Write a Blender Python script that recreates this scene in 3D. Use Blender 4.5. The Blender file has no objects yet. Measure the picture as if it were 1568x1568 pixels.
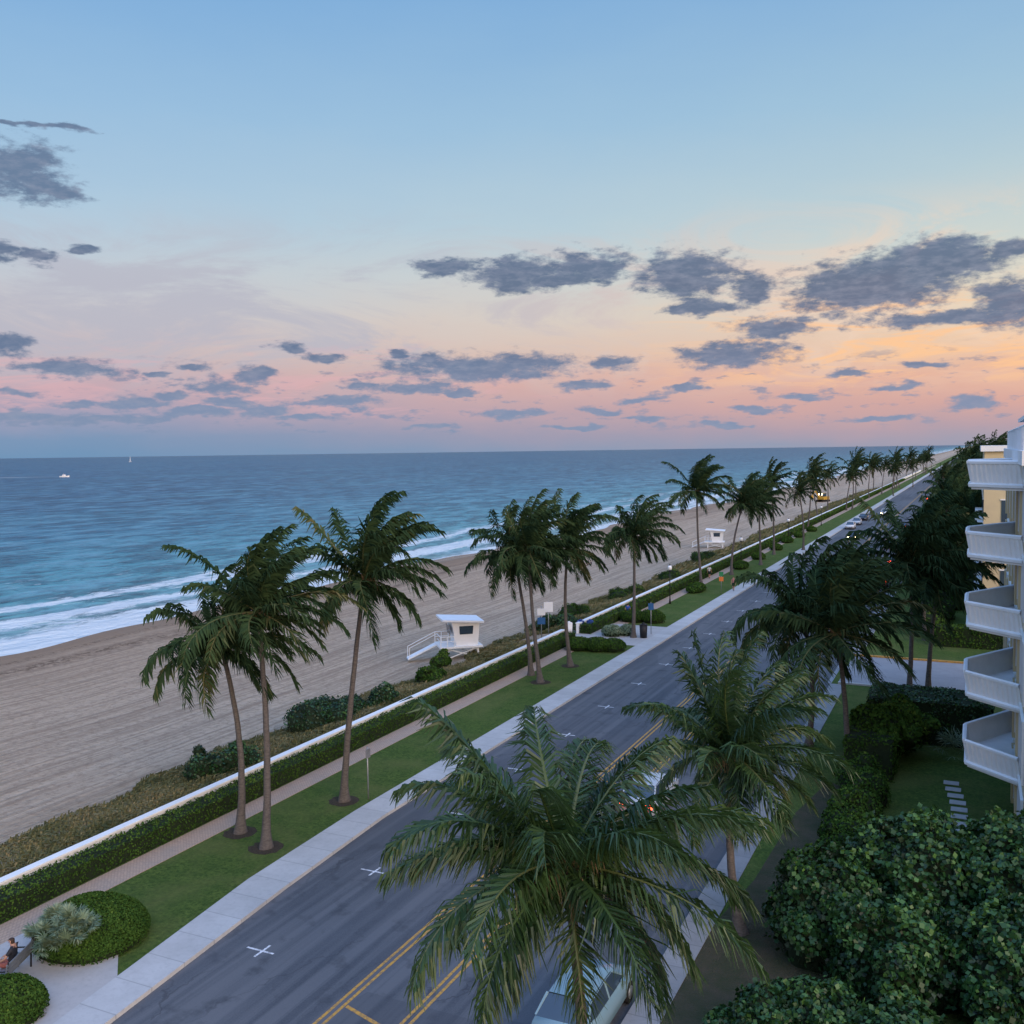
import bpy, math, random
import numpy as np
from mathutils import Vector, Matrix
rng=np.random.default_rng(7); random.seed(7)
scene=bpy.context.scene
COL=scene.collection
BEAR=25.4
# ------------------------------------------------------------------ camera
cam=bpy.data.cameras.new('camera'); co=bpy.data.objects.new('camera',cam); COL.objects.link(co)
Rm=Matrix.Rotation(math.radians(BEAR),3,'Z')@Matrix.Rotation(math.radians(90-3.55),3,'X')@Matrix.Rotation(math.radians(-0.8),3,'Z')
co.matrix_world=Matrix.Translation((0,0,17))@Rm.to_4x4()
cam.lens=34.44; cam.sensor_width=36; cam.clip_start=0.5; cam.clip_end=200000
scene.camera=co
scene.view_settings.view_transform='Standard'; scene.view_settings.look='None'; scene.view_settings.exposure=0

def lin(r,g,b):
    f=lambda c:(c/255/12.92) if c/255<=0.04045 else ((c/255+0.055)/1.055)**2.4
    return (f(r),f(g),f(b),1)
# ------------------------------------------------------------------ node helper
class G:
    def __init__(s,nt): s.nt=nt
    def n(s,t,**k):
        nd=s.nt.nodes.new(t)
        for a,b in k.items(): setattr(nd,a,b)
        return nd
    def put(s,sock,v):
        if v is None: return
        if isinstance(v,bpy.types.NodeSocket): s.nt.links.new(v,sock)
        else: sock.default_value=v
    def m(s,op,a,b=None,c=None,clamp=False):
        nd=s.n('ShaderNodeMath',operation=op,use_clamp=clamp)
        for i,v in enumerate((a,b,c)): s.put(nd.inputs[i],v)
        return nd.outputs[0]
    def v(s,op,a,b=None,c=None):
        nd=s.n('ShaderNodeVectorMath',operation=op)
        for i,v in enumerate((a,b,c)): s.put(nd.inputs[i],v)
        return nd.outputs['Value'] if op in('LENGTH','DOT_PRODUCT') else nd.outputs[0]
    def mr(s,v,a,b,c=0,d=1,smooth=False):
        nd=s.n('ShaderNodeMapRange'); nd.interpolation_type='SMOOTHSTEP' if smooth else 'LINEAR'
        for i,q in enumerate((v,a,b,c,d)): s.put(nd.inputs[i],q)
        return nd.outputs[0]
    def mix(s,f,a,b,bt='MIX'):
        nd=s.n('ShaderNodeMix',data_type='RGBA',blend_type=bt)
        s.put(nd.inputs[0],f); s.put(nd.inputs[6],a); s.put(nd.inputs[7],b)
        return nd.outputs[2]
    def noise(s,vec,scale,detail=3,rough=0.5,col=False,dist=0):
        nd=s.n('ShaderNodeTexNoise'); s.put(nd.inputs['Vector'],vec)
        nd.inputs['Scale'].default_value=scale; nd.inputs['Detail'].default_value=detail
        nd.inputs['Roughness'].default_value=rough; nd.inputs['Distortion'].default_value=dist
        return nd.outputs[1 if col else 0]
    def ramp(s,f,stops):
        nd=s.n('ShaderNodeValToRGB'); s.put(nd.inputs[0],f)
        e=nd.color_ramp.elements
        while len(e)<len(stops): e.new(0.5)
        for q,(p,c) in zip(e,stops): q.position=p; q.color=c
        return nd.outputs[0]
    def comb(s,x,y,z):
        nd=s.n('ShaderNodeCombineXYZ')
        for i,q in enumerate((x,y,z)): s.put(nd.inputs[i],q)
        return nd.outputs[0]
    def sep(s,v):
        nd=s.n('ShaderNodeSeparateXYZ'); s.put(nd.inputs[0],v); return nd.outputs
    def tc(s,w='Object'): return s.n('ShaderNodeTexCoord').outputs[w]
    def bump(s,h,strength=0.5,dist=0.1,normal=None):
        nd=s.n('ShaderNodeBump'); nd.inputs['Strength'].default_value=strength; nd.inputs['Distance'].default_value=dist
        s.put(nd.inputs['Height'],h)
        if normal is not None: s.put(nd.inputs['Normal'],normal)
        return nd.outputs[0]
def newmat(name):
    m=bpy.data.materials.new(name); m.use_nodes=True; nt=m.node_tree
    g=G(nt); b=nt.nodes['Principled BSDF']
    return m,g,b
def c4(c): return (c[0],c[1],c[2],1)
def pm(name,c1,c2=None,scale=3,rough=0.7,bump=0,bscale=20,bd=0.02,spec=0.3,metal=0,stretch=None,emit=None,es=0):
    m,g,b=newmat(name)
    t=g.tc()
    if stretch: t=g.v('MULTIPLY',t,stretch)
    if c2 is None: c2=tuple(x*0.8 for x in c1)
    f=g.mr(g.noise(t,scale,3,0.6),0.3,0.7)
    g.put(b.inputs['Base Color'],g.mix(f,c4(c1),c4(c2)))
    b.inputs['Roughness'].default_value=rough; b.inputs['Specular IOR Level'].default_value=spec
    b.inputs['Metallic'].default_value=metal
    if bump: g.put(b.inputs['Normal'],g.bump(g.noise(t,bscale,2,0.6),bump,bd))
    if emit: b.inputs['Emission Color'].default_value=c4(emit); b.inputs['Emission Strength'].default_value=es
    return m
def leafmat(name,a,b_,c,trans=0.25,rough=0.5,spec=0.3):
    m,g,b=newmat(name)
    at=g.n('ShaderNodeAttribute',attribute_name='tint').outputs['Fac']
    col=g.ramp(at,[(0,c4(a)),(0.6,c4(b_)),(1,c4(c))])
    if trans==0 and rough>=.6:
        df=g.n('ShaderNodeBsdfDiffuse'); g.put(df.inputs[0],col)
        g.nt.links.new(df.outputs[0],g.nt.nodes['Material Output'].inputs[0]); g.nt.nodes.remove(b); return m
    g.put(b.inputs['Base Color'],col); b.inputs['Roughness'].default_value=rough; b.inputs['Specular IOR Level'].default_value=spec
    if trans>0:
        tr=g.n('ShaderNodeBsdfTranslucent'); g.put(tr.inputs[0],g.mix(0.4,col,(0.12,0.2,0.03,1),'MIX'))
        mx=g.n('ShaderNodeMixShader'); mx.inputs[0].default_value=trans
        g.nt.links.new(b.outputs[0],mx.inputs[1]); g.nt.links.new(tr.outputs[0],mx.inputs[2])
        g.nt.links.new(mx.outputs[0],g.nt.nodes['Material Output'].inputs[0])
    return m
# ------------------------------------------------------------------ mesh helpers
def link(o,parent=None):
    COL.objects.link(o)
    if parent: o.parent=parent
    return o
def empty(name,loc=(0,0,0),rotz=0,scale=1):
    o=bpy.data.objects.new(name,None); o.location=loc; o.rotation_euler=(0,0,rotz); o.scale=(scale,)*3
    o.empty_display_size=0.3
    return link(o)
def quadmesh(name,V,mats,tint=None,midx=None,smooth=False):
    V=np.ascontiguousarray(V.reshape(-1,3),dtype=np.float32); n=len(V)//4
    me=bpy.data.meshes.new(name)
    me.vertices.add(n*4); me.vertices.foreach_set('co',V.ravel())
    me.loops.add(n*4); me.loops.foreach_set('vertex_index',np.arange(n*4,dtype=np.int32))
    me.polygons.add(n); me.polygons.foreach_set('loop_start',np.arange(n,dtype=np.int32)*4)
    me.update(calc_edges=True)
    for m in (mats if isinstance(mats,list) else [mats]): me.materials.append(m)
    if tint is not None:
        a=me.attributes.new('tint','FLOAT','FACE'); a.data.foreach_set('value',np.asarray(tint,dtype=np.float32))
    if midx is not None: me.polygons.foreach_set('material_index',np.asarray(midx,dtype=np.int32))
    me.validate()
    return me
class MB:
    def __init__(s): s.v=[];s.f=[];s.mi=[];s.mats=[];s.sm=[]
    def mat(s,m):
        if m not in s.mats: s.mats.append(m)
        return s.mats.index(m)
    def add(s,vs,fs,m,sm=False,M=None):
        k=len(s.v); i=s.mat(m)
        for p in vs:
            p=Vector(p)
            s.v.append(tuple(M@p) if M else tuple(p))
        for f in fs: s.f.append([a+k for a in f]); s.mi.append(i); s.sm.append(sm)
    def box(s,x0,x1,y0,y1,z0,z1,m,M=None,tx=0,ty=0):
        vs=[(x0,y0,z0),(x1,y0,z0),(x1,y1,z0),(x0,y1,z0),(x0+tx,y0+ty,z1),(x1-tx,y0+ty,z1),(x1-tx,y1-ty,z1),(x0+tx,y1-ty,z1)]
        s.add(vs,[(3,2,1,0),(4,5,6,7),(0,1,5,4),(1,2,6,5),(2,3,7,6),(3,0,4,7)],m,M=M)
    def bar(s,a,b,w,m,n=6,w2=None,M=None):
        a=Vector(a);b=Vector(b);d=(b-a).normalized()
        u=d.orthogonal().normalized(); v=d.cross(u); w2=w if w2 is None else w2
        vs=[];
        for p,r in((a,w),(b,w2)):
            for i in range(n):
                t=2*math.pi*i/n; vs.append(p+u*math.cos(t)*r+v*math.sin(t)*r)
        fs=[(i,(i+1)%n,n+(i+1)%n,n+i) for i in range(n)]+[tuple(range(n))[::-1],tuple(range(n,2*n))]
        s.add(vs,fs,m,sm=n>6,M=M)
    def prism(s,poly,z0,z1,m,M=None):
        n=len(poly); vs=[(p[0],p[1],z0) for p in poly]+[(p[0],p[1],z1) for p in poly]
        s.add(vs,[tuple(range(n))[::-1],tuple(range(n,2*n))]+[(i,(i+1)%n,n+(i+1)%n,n+i) for i in range(n)],m,M=M)
    def ball(s,c,r,m,seg=10,rings=7,sc=(1,1,1),M=None):
        vs=[];fs=[]
        for j in range(rings+1):
            ph=math.pi*j/rings
            for i in range(seg):
                t=2*math.pi*i/seg
                vs.append((c[0]+r*sc[0]*math.sin(ph)*math.cos(t),c[1]+r*sc[1]*math.sin(ph)*math.sin(t),c[2]+r*sc[2]*math.cos(ph)))
        for j in range(rings):
            for i in range(seg):
                fs.append((j*seg+i,(j+1)*seg+i,(j+1)*seg+(i+1)%seg,j*seg+(i+1)%seg))
        s.add(vs,fs,m,sm=True,M=M)
    def obj(s,name,parent=None,loc=None,bevel=0):
        me=bpy.data.meshes.new(name); me.from_pydata(s.v,[],s.f)
        for m in s.mats: me.materials.append(m)
        me.polygons.foreach_set('material_index',s.mi); me.polygons.foreach_set('use_smooth',s.sm)
        me.update()
        o=bpy.data.objects.new(name,me); link(o,parent)
        if loc: o.location=loc
        if bevel:
            b=o.modifiers.new('bevel','BEVEL'); b.width=bevel; b.segments=2; b.limit_method='ANGLE'
        return o
# ------------------------------------------------------------------ world
def build_world():
    w=bpy.data.worlds.new('World'); scene.world=w; w.use_nodes=True
    try: w.cycles.sampling_method='MANUAL'; w.cycles.sample_map_resolution=256
    except Exception: pass
    nt=w.node_tree; g=G(nt); bg=nt.nodes['Background']
    d=g.tc('Generated'); x,y,z=g.sep(d)
    el=g.m('MULTIPLY',g.m('ARCSINE',z),57.2958)
    az=g.m('ADD',g.m('MULTIPLY',g.m('ARCTAN2',x,y),57.2958),BEAR)
    e=g.m('MULTIPLY',el,1/50,clamp=True)
    L=lin
    left=[(0,L(112,148,184)),(0.02,L(122,150,184)),(0.045,L(158,158,184)),(0.075,L(194,166,178)),(0.11,L(198,182,188)),(0.15,L(200,195,200)),(0.2,L(192,201,211)),(0.26,L(174,200,220)),(0.36,L(152,189,221)),(0.50,L(122,170,217)),(0.75,L(112,156,212)),(1,L(112,150,208))]
    right=[(0,L(156,158,178)),(0.02,L(184,160,170)),(0.045,L(214,168,160)),(0.075,L(230,180,158)),(0.11,L(236,200,170)),(0.15,L(228,212,190)),(0.2,L(210,214,206)),(0.26,L(188,207,212)),(0.36,L(160,194,217)),(0.50,L(130,174,216)),(0.75,L(114,156,212)),(1,L(112,150,208))]
    fr=g.mr(az,-24,26)
    base=g.mix(fr,g.ramp(e,left),g.ramp(e,right))
    up=g.mr(el,27,60,1.0,2.1,True)  # added fill: sky above the view brightened to lift the ambient light
    wd=g.v('DOT_PRODUCT',d,(0.80,-0.58,0.12))
    gl=g.m('POWER',g.m('MAXIMUM',wd,0.0),2.0)
    glow=g.v('MULTIPLY',g.mix(g.mr(el,0,50),(3.0,1.9,1.15,1),(1.5,1.45,1.5,1)),g.comb(gl,gl,gl))
    nk=g.n('ShaderNodeTexSky',sky_type='NISHITA'); nk.sun_disc=False
    nk.sun_elevation=math.radians(3); nk.sun_rotation=math.radians(126); nk.ozone_density=2
    extra=g.v('ADD',glow,g.v('MULTIPLY',nk.outputs[0],(0.006,0.006,0.006)))
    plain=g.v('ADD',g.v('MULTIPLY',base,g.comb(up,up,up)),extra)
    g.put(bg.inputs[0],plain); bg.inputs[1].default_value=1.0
    # ---- eastern sky with its cloud deck
    ds=g.v('MULTIPLY',d,(1,1,3.0))
    n1=g.noise(ds,7,4,0.6)
    n2=g.noise(g.v('MULTIPLY',d,(1,1,2.4)),48,6,0.66)
    n2c=g.noise(ds,20,3,0.6,col=True)
    ew=g.m('ADD',e,g.m('MULTIPLY',g.m('SUBTRACT',n1,0.5),0.035))
    sky=g.mix(fr,g.ramp(ew,left),g.ramp(ew,right))
    nw=g.noise(g.v('MULTIPLY',d,(1,1,3.4)),5.2,6,0.66,dist=1.0)
    veil=g.m('MULTIPLY',g.mr(nw,0.42,0.62,0,1,True),g.m('MULTIPLY',g.mr(el,2.2,6,0,1,True),g.mr(el,14.5,9,0,1,True)))
    sky=g.mix(g.m('MULTIPLY',veil,0.8),sky,g.mix(g.mr(az,-5,22),L(182,182,196),L(244,212,186)))
    ns=g.noise(g.v('MULTIPLY',d,(1,1,7)),9,5,0.65,dist=0.8)
    st=g.m('MULTIPLY',g.mr(ns,0.46,0.62,0,1,True),g.m('MULTIPLY',g.mr(az,4,20,0,1,True),g.m('MULTIPLY',g.mr(el,2.5,4.5,0,1,True),g.mr(el,9,7,0,1,True))))
    sky=g.mix(g.m('MULTIPLY',st,0.85),sky,L(255,200,150))
    st2=g.m('MULTIPLY',g.mr(ns,0.50,0.64,0,1,True),g.m('MULTIPLY',g.mr(az,8,-8,0,1,True),g.m('MULTIPLY',g.mr(el,1.5,3,0,1,True),g.mr(el,7,4.5,0,1,True))))
    sky=g.mix(g.m('MULTIPLY',st2,0.5),sky,L(222,176,182))
    raw=[(45,270,66,28),(92,298,52,15),(10,388,30,11),(72,398,26,7),(12,530,40,11),(115,565,70,9),(450,535,26,7),(502,548,36,6),(306,567,20,6),
    (396,575,26,9),(345,592,36,10),(270,605,28,5),(208,618,55,7),(120,618,36,5),(750,562,128,15),(636,595,60,8),(607,543,18,6),(512,616,58,6),(412,626,38,8),
    (312,632,48,6),(352,617,26,6),(690,412,50,9),(800,424,60,19),(905,412,60,18),(850,432,66,8),(1055,424,66,26),(1072,475,46,10),(1155,446,26,14),
    (1345,438,110,34),(1430,402,84,24),(1290,452,70,24),(1182,503,54,12),(1126,543,74,14),(1450,488,110,10),(1545,465,56,26),(940,557,30,9),(893,590,30,6),(790,635,48,5),
    (926,628,24,4),(1155,630,30,4),(1230,610,48,4),(1370,592,32,5),(1482,620,32,8),(985,640,40,4),(560,590,24,5),(90,203,70,4),(40,640,110,6),(1550,385,46,9),(180,645,80,5),
    (140,385,20,5),(235,640,40,5),(40,600,30,5),(700,600,24,4),(985,612,26,4),(1060,595,26,4),(1290,575,24,4),(470,640,40,4),(880,655,40,3),(1100,650,36,3),(1420,560,30,5),(660,655,40,3),(240,575,18,4),(1340,640,44,4)]
    wx,wy,wz=g.sep(n2c)
    P=g.comb(g.m('ADD',az,g.m('MULTIPLY',g.m('SUBTRACT',wx,0.5),2.6)),g.m('ADD',el,g.m('MULTIPLY',g.m('SUBTRACT',wy,0.5),1.4)),0.0)
    acc=None
    for (px,py,a,b) in raw:
        A=math.degrees(math.atan((px-784)/1500)); c=math.cos(math.radians(A))
        E=math.degrees(math.atan((691.4-(px-752)*0.014-py)/1500*c)); a=a*0.0382*c*c*1.03; b=b*0.0382*c*1.18
        l=g.v('LENGTH',g.v('MULTIPLY_ADD',P,(1/a,1/b,0),(-A/a,-E/b,0)))
        acc=l if acc is None else g.m('MINIMUM',acc,l)
    dd=g.m('ADD',acc,g.m('MULTIPLY',g.m('SUBTRACT',n2,0.5),2.5))
    dens=g.mr(dd,1.5,0.68,0,1,True)
    fg=g.m('MULTIPLY',g.mr(g.noise(g.v('MULTIPLY',d,(1,1,3.6)),30,4,0.6),0.56,0.68,0,0.75,True),g.m('MULTIPLY',g.mr(el,0.6,1.6,0,1,True),g.mr(el,6.0,4.0,0,1,True)))
    dens=g.m('MAXIMUM',dens,fg)
    dc=g.ramp(g.m('MULTIPLY',el,1/14,clamp=True),[(0,L(132,150,180)),(0.2,L(122,142,174)),(0.4,L(92,114,148)),(0.65,L(86,104,134)),(1,L(98,118,148))])
    dc=g.mix(g.m('MULTIPLY',g.mr(g.noise(ds,60,3,0.6),0.42,0.72),0.42),dc,L(156,160,180))
    sky=g.mix(g.m('MULTIPLY',dens,0.92),sky,dc)
    sky=g.v('ADD',sky,extra)
    bg2=g.n('ShaderNodeBackground'); g.put(bg2.inputs[0],sky)
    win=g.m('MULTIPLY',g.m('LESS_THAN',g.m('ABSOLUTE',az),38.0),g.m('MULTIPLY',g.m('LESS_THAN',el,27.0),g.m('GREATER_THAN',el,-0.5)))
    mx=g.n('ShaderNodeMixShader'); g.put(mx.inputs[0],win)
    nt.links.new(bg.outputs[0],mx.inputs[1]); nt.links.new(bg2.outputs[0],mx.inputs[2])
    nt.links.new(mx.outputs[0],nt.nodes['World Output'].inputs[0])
build_world()
sun=bpy.data.lights.new('sun','SUN'); sun.energy=1.1; sun.angle=math.radians(22); sun.color=(1,0.78,0.58)
so=bpy.data.objects.new('sun',sun); link(so)
so.rotation_euler=(-Vector((0.75,-0.55,0.42))).to_track_quat('-Z','Y').to_euler()

# ------------------------------------------------------------------ materials
M={}
M['palm']=leafmat('palm_leaf',(0.011,0.028,0.016),(0.046,0.080,0.034),(0.17,0.15,0.07),0,0.6,0.3)
M['palmnear']=leafmat('palm_leaf_near',(0.012,0.038,0.016),(0.056,0.112,0.033),(0.24,0.22,0.09),0.2,0.4,0.45)
M['palmfar']=leafmat('palm_leaf_far',(0.012,0.028,0.016),(0.038,0.062,0.028),(0.11,0.10,0.045),0,0.7,0.15)
M['trunk']=pm('palm_trunk',(0.135,0.12,0.11),(0.07,0.062,0.056),6,0.9,0.6,14,0.04,stretch=(1,1,2.5))
M['fiber']=pm('palm_fiber',(0.20,0.15,0.09),(0.09,0.06,0.035),12,0.9,0.6,40,0.02)
M['nut']=pm('coconut',(0.10,0.11,0.03),(0.13,0.08,0.03),8,0.5)
M['grape']=leafmat('seagrape_leaf',(0.005,0.020,0.008),(0.026,0.080,0.020),(0.09,0.19,0.042),0,0.4,0.32)
M['hedge']=leafmat('hedge_leaf',(0.018,0.046,0.011),(0.050,0.102,0.020),(0.11,0.17,0.032),0,0.6,0.2)
M['dune']=leafmat('dune_leaf',(0.06,0.08,0.035),(0.16,0.155,0.075),(0.31,0.25,0.14),0,0.8,0.1)
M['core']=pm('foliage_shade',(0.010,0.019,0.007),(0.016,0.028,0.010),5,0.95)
M['silver']=leafmat('palmetto_leaf',(0.07,0.11,0.06),(0.16,0.23,0.14),(0.28,0.32,0.20),0,0.5,0.3)
M['white']=pm('white_paint',(0.84,0.85,0.86),(0.76,0.78,0.79),1.5,0.6)
M['glass']=pm('window_glass',(0.03,0.05,0.08),(0.05,0.08,0.11),0.3,0.08,spec=0.8)
M['dark']=pm('dark_metal',(0.02,0.02,0.022),None,5,0.5)
M['grey']=pm('grey_metal',(0.35,0.36,0.37),(0.25,0.26,0.27),5,0.45,metal=0.6)
M['beige']=pm('beige_stucco',(0.64,0.53,0.32),(0.57,0.47,0.30),0.8,0.85)
M['brown']=pm('brown_frame',(0.14,0.09,0.06),None,3,0.6)
M['rubber']=pm('rubber',(0.015,0.015,0.015),None,3,0.8)
M['mulch']=pm('mulch',(0.035,0.024,0.016),(0.065,0.05,0.032),9,0.95,0.8,25,0.05)
M['bed']=pm('bed_soil',(0.035,0.045,0.018),(0.075,0.06,0.038),1.2,0.95,0.8,12,0.08)
M['red']=pm('tail_lamp',(0.5,0.02,0.01),None,3,0.3,emit=(1,0.06,0.02),es=9)
M['head']=pm('head_lamp',(0.9,0.8,0.6),None,3,0.3,emit=(1,0.72,0.40),es=22)
M['blue']=pm('blue_plastic',(0.02,0.06,0.25),None,3,0.5)
M['skin']=pm('skin',(0.42,0.24,0.17),(0.36,0.2,0.14),8,0.6)
M['hair']=pm('hair',(0.05,0.03,0.02),None,30,0.7)

def mat_asphalt():
    m,g,b=newmat('asphalt'); t=g.tc()
    x,y,z=g.sep(t)
    big=g.noise(g.v('MULTIPLY',t,(1,0.25,1)),0.35,5,0.65)
    fine=g.noise(t,22,3,0.75)
    strk=g.noise(g.v('MULTIPLY',t,(1.6,0.03,1)),1.0,4,0.6)
    c=g.mix(g.mr(big,0.3,0.7),(0.050,0.058,0.072,1),(0.098,0.106,0.120,1))
    c=g.mix(g.m('MULTIPLY',g.mr(strk,0.42,0.58),0.7),c,(0.145,0.150,0.160,1))
    c=g.mix(g.m('MULTIPLY',g.mr(fine,0.4,0.75),0.4),c,(0.17,0.17,0.175,1))
    vo=g.n('ShaderNodeTexVoronoi',feature='DISTANCE_TO_EDGE')
    wv=g.v('ADD',g.v('MULTIPLY',t,(0.22,0.06,1)),g.v('MULTIPLY',g.noise(t,0.8,4,0.6,col=True),(0.3,0.3,0)))
    g.put(vo.inputs['Vector'],wv); vo.inputs['Scale'].default_value=1.0
    cr=g.mr(vo.outputs[0],0.002,0.008,1,0)
    cr=g.m('MULTIPLY',cr,g.mr(g.noise(t,0.15,2),0.42,0.52))
    c=g.mix(g.m('MULTIPLY',cr,0.5),c,(0.03,0.03,0.035,1))
    ob=g.mr(g.noise(t,0.9,4,0.6),0.56,0.70)
    c=g.mix(g.m('MULTIPLY',ob,0.55),c,(0.036,0.040,0.048,1))
    pv=g.n('ShaderNodeTexVoronoi',distance='CHEBYCHEV'); g.put(pv.inputs['Vector'],g.v('MULTIPLY',t,(0.16,0.045,1))); pv.inputs['Scale'].default_value=1
    pr=g.sep(pv.outputs['Color'])[0]
    c=g.mix(g.mr(pr,0.72,0.74,0,0.35),c,(0.06,0.065,0.075,1))
    g.put(b.inputs['Base Color'],c); b.inputs['Roughness'].default_value=0.75; b.inputs['Specular IOR Level'].default_value=0.35
    return m
def mat_grass():
    m,g,b=newmat('grass_ground'); t=g.tc()
    a=g.noise(t,0.35,4,0.6); f=g.noise(t,6,4,0.8); md=g.noise(t,1.6,4,0.7); mow=g.noise(g.v('MULTIPLY',t,(1.2,0.06,1)),1,3)
    c=g.mix(g.mr(f,0.34,0.66),(0.030,0.062,0.014,1),(0.130,0.190,0.042,1))
    c=g.mix(g.m('MULTIPLY',g.mr(md,0.45,0.62),0.55),c,(0.038,0.075,0.017,1))
    c=g.mix(g.m('MULTIPLY',g.mr(a,0.44,0.64),0.5),c,(0.150,0.160,0.055,1))
    c=g.mix(g.m('MULTIPLY',g.mr(mow,0.4,0.6),0.25),c,(0.055,0.105,0.022,1))
    g.put(b.inputs['Base Color'],c); b.inputs['Roughness'].default_value=0.9; b.inputs['Specular IOR Level'].default_value=0.1
    g.put(b.inputs['Normal'],g.bump(f,0.9,0.12))
    return m
def shoreoff(g,y):
    return g.m('MULTIPLY',g.m('EXPONENT',g.m('MULTIPLY',g.m('MAXIMUM',y,-100.0),-1/140)),11.0)
def mat_sand():
    m,g,b=newmat('sand'); t=g.tc(); x,y,z=g.sep(t)
    w=g.noise(g.v('MULTIPLY',t,(1,0.35,1)),0.12,4)
    xo=g.m('ADD',x,g.m('MULTIPLY',shoreoff(g,y),g.mr(x,-45,-80)))
    xs=g.m('ADD',xo,g.m('MULTIPLY',g.m('SUBTRACT',w,0.5),12))
    f=g.mr(xs,-92,-36)
    c=g.ramp(f,[(0,(0.20,0.13,0.08,1)),(0.14,(0.24,0.16,0.10,1)),(0.26,(0.36,0.25,0.165,1)),(0.34,(0.47,0.35,0.245,1)),(0.5,(0.58,0.445,0.32,1)),(0.85,(0.62,0.49,0.36,1)),(1,(0.50,0.38,0.26,1))])
    tr=g.noise(g.v('MULTIPLY',t,(1,0.018,1)),2.6,4,0.7,dist=0.25)
    tr2=g.noise(g.v('MULTIPLY',t,(1,0.03,1)),0.8,4,0.6,dist=0.3)
    fine=g.noise(t,2.0,5,0.82)
    c=g.mix(g.m('MULTIPLY',g.mr(tr,0.48,0.58),0.52),c,(0.30,0.22,0.155,1))
    c=g.mix(g.m('MULTIPLY',g.mr(tr2,0.48,0.58),0.34),c,(0.31,0.225,0.16,1))
    c=g.mix(g.m('MULTIPLY',g.mr(fine,0.47,0.62),0.6),c,(0.30,0.215,0.15,1))
    wr=g.m('MULTIPLY',g.mr(g.m('ABSOLUTE',g.m('ADD',xs,70)),0.0,1.8,1,0),g.mr(g.noise(t,1.4,5,0.8),0.43,0.56))
    wr2=g.m('MULTIPLY',g.mr(g.m('ABSOLUTE',g.m('ADD',xs,75.0)),0.0,1.2,1,0),g.mr(g.noise(t,1.9,5,0.8),0.46,0.58))
    c=g.mix(g.m('MULTIPLY',g.m('MAXIMUM',wr,wr2),0.75),c,(0.10,0.06,0.035,1))
    g.put(b.inputs['Base Color'],c)
    g.put(b.inputs['Roughness'],g.mr(xs,-83,-78,0.22,0.9)); b.inputs['Specular IOR Level'].default_value=0.2
    hh=g.m('ADD',tr,g.m('MULTIPLY',fine,0.7))
    g.put(b.inputs['Normal'],g.bump(hh,1.0,0.45))
    return m
def mat_concrete(name,a,b_,joint=None):
    m,g,b=newmat(name); t=g.tc(); x,y,z=g.sep(t)
    c=g.mix(g.mr(g.noise(t,0.6,5,0.65),0.3,0.7),c4(a),c4(b_))
    c=g.mix(g.m('MULTIPLY',g.mr(g.noise(t,5,5,0.7),0.5,0.8),0.4),c,c4([q*0.5 for q in a]))
    if joint:
        j=g.m('PINGPONG',y,joint/2); jj=g.mr(j,0.0,0.035,1,0)
        c=g.mix(g.m('MULTIPLY',jj,0.6),c,c4([q*0.35 for q in a]))
        fl=g.m('FRACT',g.m('MULTIPLY',g.m('SINE',g.m('MULTIPLY',g.m('FLOOR',g.m('MULTIPLY',y,1/joint)),12.9898)),43758.5))
        c=g.mix(g.m('MULTIPLY',fl,0.22),c,c4([q*0.45 for q in a]))
    g.put(b.inputs['Base Color'],c); b.inputs['Roughness'].default_value=0.85
    return m
def mat_paver():
    m,g,b=newmat('path_pavers'); t=g.tc()
    br=g.n('ShaderNodeTexBrick'); g.put(br.inputs['Vector'],t); br.inputs['Scale'].default_value=3
    br.inputs['Color1'].default_value=(0.54,0.38,0.27,1); br.inputs['Color2'].default_value=(0.44,0.32,0.24,1); br.inputs['Mortar'].default_value=(0.24,0.18,0.14,1)
    br.inputs['Mortar Size'].default_value=0.03
    c=g.mix(g.m('MULTIPLY',g.mr(g.noise(t,0.7,5),0.4,0.7),0.4),br.outputs[0],(0.3,0.27,0.23,1))
    g.put(b.inputs['Base Color'],c); b.inputs['Roughness'].default_value=0.85
    return m
def mat_paintline(name,col,wear=0.45):
    m,g,b=newmat(name); t=g.tc()
    n=g.noise(t,7,5,0.75)
    c=g.mix(g.m('MULTIPLY',g.mr(n,0.46,0.60),wear),c4(col),(0.09,0.095,0.10,1))
    g.put(b.inputs['Base Color'],c); b.inputs['Roughness'].default_value=0.7
    return m
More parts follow.
